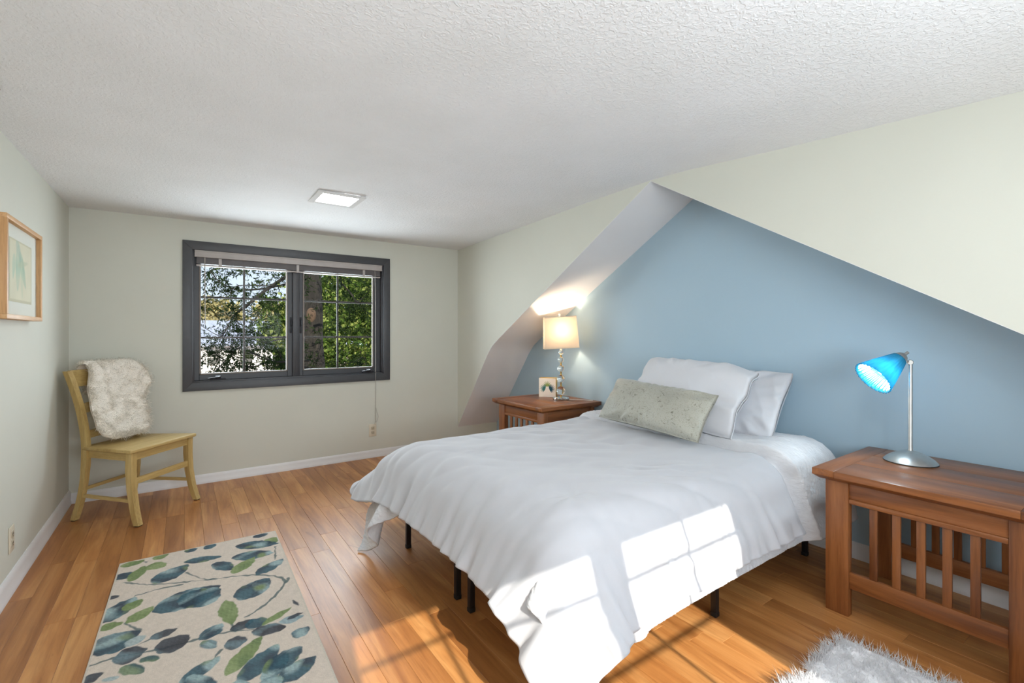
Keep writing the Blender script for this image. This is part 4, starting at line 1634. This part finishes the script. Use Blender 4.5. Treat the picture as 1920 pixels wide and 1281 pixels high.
# ------------------------------------------------------------------ little leaf-print art block
def art_block():
    w, dp, h = 0.155, 0.10, 0.172
    root = thing('art_block', 'small white block with a three-leaf print beside the crystal lamp', 'ornament', (2.735, 3.330, TZ), math.atan2(-0.75, 0.66))
    dx, dy = -w / 2, 0.0
    box('block', (-w / 2, 0.001, 0), (w / 2, dp, h), 'card_gold', root, 0.001)

    def col(x, y):
        base = np.ones(x.shape + (3,)) * np.array(lin(238, 228, 214)[:3])
        for cx, cy, an, c, n, L in ((0.078, 0.085, 90, (150, 162, 92), 9, 0.052), (0.070, 0.070, 160, (62, 118, 112), 9, 0.052), (0.086, 0.068, 20, (44, 84, 98), 10, 0.056)):
            for k in range(n):
                f = (k / (n - 1) - 0.5)
                a = math.radians(an + f * 150)
                ln = L * (1 - 0.9 * f * f)
                ox, oy = cx + 0.012 * math.cos(math.radians(an)), cy + 0.012 * math.sin(math.radians(an))
                m, t, s = leaf_mask(x, y, ox, oy, ox + ln * math.cos(a), oy + ln * math.sin(a), 0.0036, 0.0015)
                base = base * (1 - m[..., None]) + np.array(lin(*c)[:3]) * m[..., None]
        return base

    link('leaf_print', print_mesh('leaf_print', w, h, 80, 88, col), 'art_print', root, (-w / 2, 0.0, 0), (PI / 2, 0, 0))


M['card_gold'] = plain('gold_card_edge', (206, 168, 84), 0.5)
art_block()


# ------------------------------------------------------------------ outside the window
def foliage_mat(name, stops, scale, trans=0.35):
    t = NT(name)
    v = t.coords()
    c = t.ramp(t.noise(v, scale, 3.0, 0.6), stops)
    t.t.nodes.remove(t.b)
    df = t.n('BsdfDiffuse')
    tl = t.n('BsdfTranslucent')
    mx = t.n('MixShader')
    mx.inputs[0].default_value = trans
    t.l(c, df.inputs['Color'])
    t.l(c, tl.inputs['Color'])
    t.l(df.outputs[0], mx.inputs[1])
    t.l(tl.outputs[0], mx.inputs[2])
    t.l(mx.outputs[0], t.out.inputs['Surface'])
    return t.m


M['needles'] = foliage_mat('dark_cedar_needles', [(0.3, lin(20, 30, 19)), (0.55, lin(42, 56, 33)), (0.75, lin(86, 98, 56))], 4.0)
M['leaves'] = foliage_mat('sunny_green_leaves', [(0.32, lin(30, 46, 20)), (0.5, lin(84, 108, 46)), (0.68, lin(176, 184, 104))], 3.5, 0.4)
M['hedge'] = foliage_mat('dark_hedge_leaves', [(0.3, lin(26, 42, 20)), (0.55, lin(56, 80, 36)), (0.75, lin(104, 126, 60))], 0.9)
M['autumn'] = foliage_mat('tan_autumn_leaves', [(0.3, lin(126, 116, 78)), (0.55, lin(188, 176, 124)), (0.75, lin(214, 204, 160))], 0.35)


def bark_mat():
    t = NT('dark_ridged_bark')
    v = t.coords((1, 1, 0.18))
    f = t.noise(v, 22, 5.0, 0.7, 0.6)
    t.base(t.ramp(f, [(0.3, lin(20, 18, 15)), (0.55, lin(40, 36, 30)), (0.75, lin(62, 56, 47))]))
    t.set(Roughness=0.95)
    t.bump(f, 0.9, 0.03)
    return t.m


M['bark'] = bark_mat()
M['scar'] = plain('pale_branch_scar', (84, 66, 50), 0.9, var=0.25, scale=14)
M['white_siding'] = plain('white_house_siding', (236, 232, 226), 0.7, var=0.03, scale=1)
M['roof_grey'] = plain('grey_roof_shingles', (150, 156, 168), 0.9, var=0.12, scale=3)
M['dark_pane'] = plain('dark_house_glass', (96, 96, 92), 0.2)
M['litter'] = plain('leafy_ground', (170, 146, 122), 0.95, var=0.25, scale=0.6)


def blades(centres, dirs, length, width, seed):
    """folded leaf blades: four-sided leaves along dirs"""
    r = np.random.default_rng(seed)
    n = len(centres)
    d = dirs / (np.linalg.norm(dirs, axis=1, keepdims=True) + 1e-9)
    u = np.cross(d, r.normal(size=(n, 3)))
    u /= np.linalg.norm(u, axis=1, keepdims=True) + 1e-9
    L = length * (0.6 + 0.8 * r.random((n, 1)))
    W = width * (0.7 + 0.6 * r.random((n, 1)))
    V = np.stack([centres, centres + d * L * 0.45 + u * W, centres + d * L, centres + d * L * 0.45 - u * W], 1)
    F = np.arange(n * 4).reshape(n, 4)
    return V.reshape(-1, 3), F


GZ = -2.4
bm = bmesh.new()
box_bm(bm, (-70, -40, GZ - 0.3), (80, 130, GZ))
structure('ground', bm_mesh('ground', bm), 'litter')

BRANCHES = [(0.024, [(1.37, 6.6, 2.14), (0.96, 6.75, 1.82), (0.78, 6.56, 1.67), (0.62, 6.46, 1.52), (0.54, 6.67, 1.44), (0.47, 6.72, 1.3), (0.38, 6.5, 1.16)]), (0.014, [(1.44, 7.0, 1.98), (1.01, 7.15, 1.83), (0.67, 6.96, 1.76), (0.53, 6.86, 1.76), (0.39, 7.07, 1.86), (0.29, 7.12, 2.0)]), (0.007, [(0.95, 6.7, 1.81), (0.53, 6.85, 1.78), (0.52, 6.66, 1.49), (0.57, 6.56, 1.28), (0.67, 6.77, 1.17)]), (0.018, [(1.5, 7.2, 0.62), (1.19, 7.35, 0.79), (1.09, 7.16, 0.95), (0.95, 7.06, 1.09), (0.86, 7.27, 1.21)]), (0.01, [(1.41, 6.8, 0.73), (1.17, 6.95, 0.78), (0.91, 6.76, 0.84), (0.77, 6.66, 0.79), (0.6, 6.87, 0.78), (0.43, 6.92, 0.87), (0.18, 6.7, 1.09)]), (0.012, [(1.29, 6.2, 0.86), (0.96, 6.35, 0.85), (0.79, 6.16, 0.91), (0.66, 6.06, 0.97), (0.53, 6.27, 1.03), (0.44, 6.32, 0.92), (0.28, 6.1, 0.76)]), (0.01, [(1.46, 7.1, 1.09), (1.17, 7.25, 1.12), (0.91, 7.06, 1.08), (0.67, 6.96, 1.14), (0.41, 7.17, 1.16), (0.18, 7.22, 1.31)]), (0.006, [(1.17, 6.9, 1.67), (0.95, 7.05, 1.63), (0.82, 6.86, 1.46), (0.69, 6.76, 1.29), (0.65, 6.97, 1.16)]), (0.02, [(1.69, 7.6, 1.71), (1.93, 7.75, 1.69), (2.05, 7.56, 1.69), (2.26, 7.46, 1.68), (2.61, 7.67, 1.71)]), (0.011, [(2.3, 7.6, 1.7), (2.47, 7.75, 1.81), (2.52, 7.56, 1.96)]), (0.016, [(2.32, 7.7, 1.71), (2.26, 7.85, 1.87), (2.07, 7.66, 2.0), (1.99, 7.56, 2.14), (1.77, 7.77, 2.37)]), (0.008, [(2.3, 7.6, 1.69), (2.5, 7.75, 1.56), (2.56, 7.56, 1.43)]), (0.008, [(1.66, 7.4, 0.6), (1.86, 7.55, 0.65), (2.05, 7.36, 0.73), (2.17, 7.26, 0.77), (2.35, 7.47, 0.83)]), (0.012, [(1.48, 7.4, 2.34), (1.14, 7.55, 2.24), (0.76, 7.36, 2.12), (0.42, 7.26, 2.07), (0.21, 7.47, 1.97)])]


def conifer():
    root = thing('conifer_tree', 'tall dark conifer with a thick trunk close outside the window', 'tree', (1.81, 8.4, GZ))
    o = Vector((1.81, 8.4, GZ))
    pts = [(0.03 * math.sin(z), 0.02 * math.cos(z * 1.3), z) for z in np.linspace(0, 9.0, 22)]
    rad = [0.205 - 0.010 * z + 0.012 * math.sin(z * 5) for z in np.linspace(0, 9.0, 22)]
    link('trunk', tube_mesh('trunk', pts, rad, 18), 'bark', root)
    a = np.linspace(-PI / 2, PI / 2, 9)
    link('branch_scar', lathe_mesh('branch_scar', [(0.085 * math.cos(t), 0.15 * math.sin(t)) for t in a], 16), 'scar', root, (-0.055, -0.105, 3.90))
    r = np.random.default_rng(77)
    C, D = [], []
    for rad0, ps in BRANCHES:
        loc = [tuple(Vector(p) - o) for p in ps]
        sp = spline(loc, 6)
        link('branch', tube_mesh('branch', sp, list(np.linspace(rad0, rad0 * 0.45, len(sp))), 6), 'bark', root)
        A = np.array(sp)
        for k in range(len(A) - 1):
            if r.random() < 0.35:
                continue
            for q in range(2):
                base = A[k] + (A[k + 1] - A[k]) * r.random()
                dr = np.array([r.normal() * 0.6, r.normal() * 0.5, -0.35 + r.normal() * 0.5])
                dr /= np.linalg.norm(dr)
                ln = 0.12 + 0.30 * r.random()
                m = 20
                t = np.sort(r.random(m))
                pts_ = base + dr * (t * ln)[:, None] + np.array([0, 0, -0.10]) * (t ** 2)[:, None]
                dd = dr + r.normal(size=(m, 3)) * 0.75
                C.append(pts_)
                D.append(dd)
    # dense overhanging sprays: top of the left sash, left margin, around the trunk top
    for cx, cy, cz, sx, sz, n in ((1.10, 7.2, 2.05, 0.16, 0.28, 700), (0.35, 7.0, 1.95, 0.22, 0.16, 420), (0.28, 6.9, 1.55, 0.12, 0.22, 300), (0.42, 6.6, 1.10, 0.22, 0.10, 320),
                                  (1.05, 7.1, 1.55, 0.14, 0.16, 260), (0.26, 6.4, 0.86, 0.10, 0.12, 200), (0.95, 7.2, 0.80, 0.10, 0.10, 120),
                                  (2.35, 7.9, 2.10, 0.30, 0.20, 500), (2.10, 7.7, 1.35, 0.30, 0.12, 420), (2.45, 7.8, 1.20, 0.22, 0.16, 360), (2.0, 7.9, 0.95, 0.14, 0.2, 240), (2.5, 7.8, 0.80, 0.16, 0.12, 220), (0.7, 7.3, 2.15, 0.3, 0.08, 300)):
        k = n // 14
        cc = np.array([cx, cy, cz]) - np.array(o) + r.normal(size=(k, 3)) * np.array([sx, 0.25, sz])
        for q in cc:
            dr = np.array([r.normal() * 0.7, r.normal() * 0.6, -0.5 + 0.4 * r.normal()])
            t = r.random(14) * (0.12 + 0.15 * r.random())
            C.append(q + dr * t[:, None])
            D.append(dr + r.normal(size=(14, 3)) * 0.7)
    V, F = blades(np.concatenate(C), np.concatenate(D), 0.062, 0.0070, 3)
    f = link('needles', np_mesh('needles', V, F, False), 'needles', root)
    f['kind'] = 'stuff'


conifer()


def leafy_tree(label, base, crowns, n, leaf, mat, trunk_r, seed, top, name='leafy_tree', group=None):
    root = thing(name, label, 'tree', base, group=group)
    r = np.random.default_rng(seed)
    b0 = np.array(base)
    link('trunk', tube_mesh('trunk', [(0, 0, 0), (0.08, 0.05, top * 0.4), (-0.05, 0.1, top * 0.75), (0.05, 0.0, top)], [trunk_r, trunk_r * 0.8, trunk_r * 0.5, trunk_r * 0.2], 10), 'bark', root)
    C = []
    for cx, cy, cz, sx, sy, sz, wgt in crowns:
        k = int(n * wgt)
        nc = max(4, k // 60)
        hub = np.array([cx, cy, cz]) - b0 + r.uniform(-1, 1, size=(nc, 3)) * np.array([sx, sy, sz])
        C.append(hub[r.integers(0, nc, k)] + r.normal(size=(k, 3)) * np.array([sx, sy, sz]) * 0.22)
    C = np.concatenate(C)
    D = r.normal(size=C.shape) + np.array([0, 0, -0.4])
    V, F = blades(C, D, leaf, leaf * 0.42, seed + 1)
    o = link('foliage', np_mesh('foliage', V, F, False), mat, root)
    o['kind'] = 'stuff'


leafy_tree('sunlit yellow-green leafy tree seen through the right-hand sash', (3.4, 13.0, GZ),
           ((3.3, 12.5, 1.9, 1.2, 0.9, 1.5, 0.6), (2.9, 12.6, 0.2, 1.0, 0.8, 1.1, 0.3), (4.6, 13.0, 1.6, 0.8, 0.8, 1.6, 0.2), (1.9, 12.3, 1.5, 0.35, 0.4, 0.5, 0.12)), 9000, 0.105, 'leaves', 0.11, 5, 4.2)
leafy_tree('dark green tree standing behind the sunlit tree, right-hand sash', (7.5, 24.0, GZ),
           ((7.0, 24.0, 3.0, 2.6, 1.5, 3.2, 0.7), (5.0, 24.0, 1.6, 1.2, 1.2, 1.4, 0.15), (9.5, 24.5, 2.0, 1.8, 1.2, 3.0, 0.4)), 7500, 0.30, 'hedge', 0.22, 15, 6.5)
leafy_tree('tan autumn tree far behind the white house, left-hand sash', (2.0, 62.0, GZ),
           ((2.0, 62.0, 3.0, 3.0, 1.5, 1.6, 1.0),), 3800, 0.5, 'autumn', 0.3, 25, 5.5)
leafy_tree('tan autumn tree far behind the right end of the white house', (11.5, 68.0, GZ),
           ((11.5, 68.0, 2.6, 3.4, 1.5, 2.0, 1.0),), 3800, 0.5, 'autumn', 0.3, 35, 5.2)


def house():
    root = thing('neighbour_house', 'white single-storey house with a grey roof seen through the left-hand sash', 'house', (2.5, 46.0, GZ))
    box('wall', (-8.0, 0.0, 0.0), (4.05, 7.0, 2.75), 'white_siding', root, 0.0)
    b = bmesh.new()
    for v in (((-8.5, -0.6, 2.7), (4.5, -0.6, 2.7), (4.5, 3.5, 4.75), (-8.5, 3.5, 4.75)), ((-8.5, 7.6, 2.7), (4.5, 7.6, 2.7), (4.5, 3.5, 4.75), (-8.5, 3.5, 4.75))):
        f = b.faces.new([b.verts.new(p_) for p_ in v])
        e = bmesh.ops.extrude_face_region(b, geom=[f])
        for w_ in [g_ for g_ in e['geom'] if isinstance(g_, bmesh.types.BMVert)]:
            w_.co.z -= 0.18
    link('roof', bm_mesh('roof', b), 'roof_grey', root)
    for x_ in (-1.9, -0.35, -5.0, 2.0):
        w_ = box('window_frame', (x_ - 0.55, -0.06, 0.95), (x_ + 0.55, 0.02, 2.25), 'white_siding', root, 0.02)
        for z_ in (1.02, 1.64):
            box('window_pane', (x_ - 0.45, -0.08, z_), (x_ + 0.45, -0.05, z_ + 0.54), 'dark_pane', w_, 0)


house()
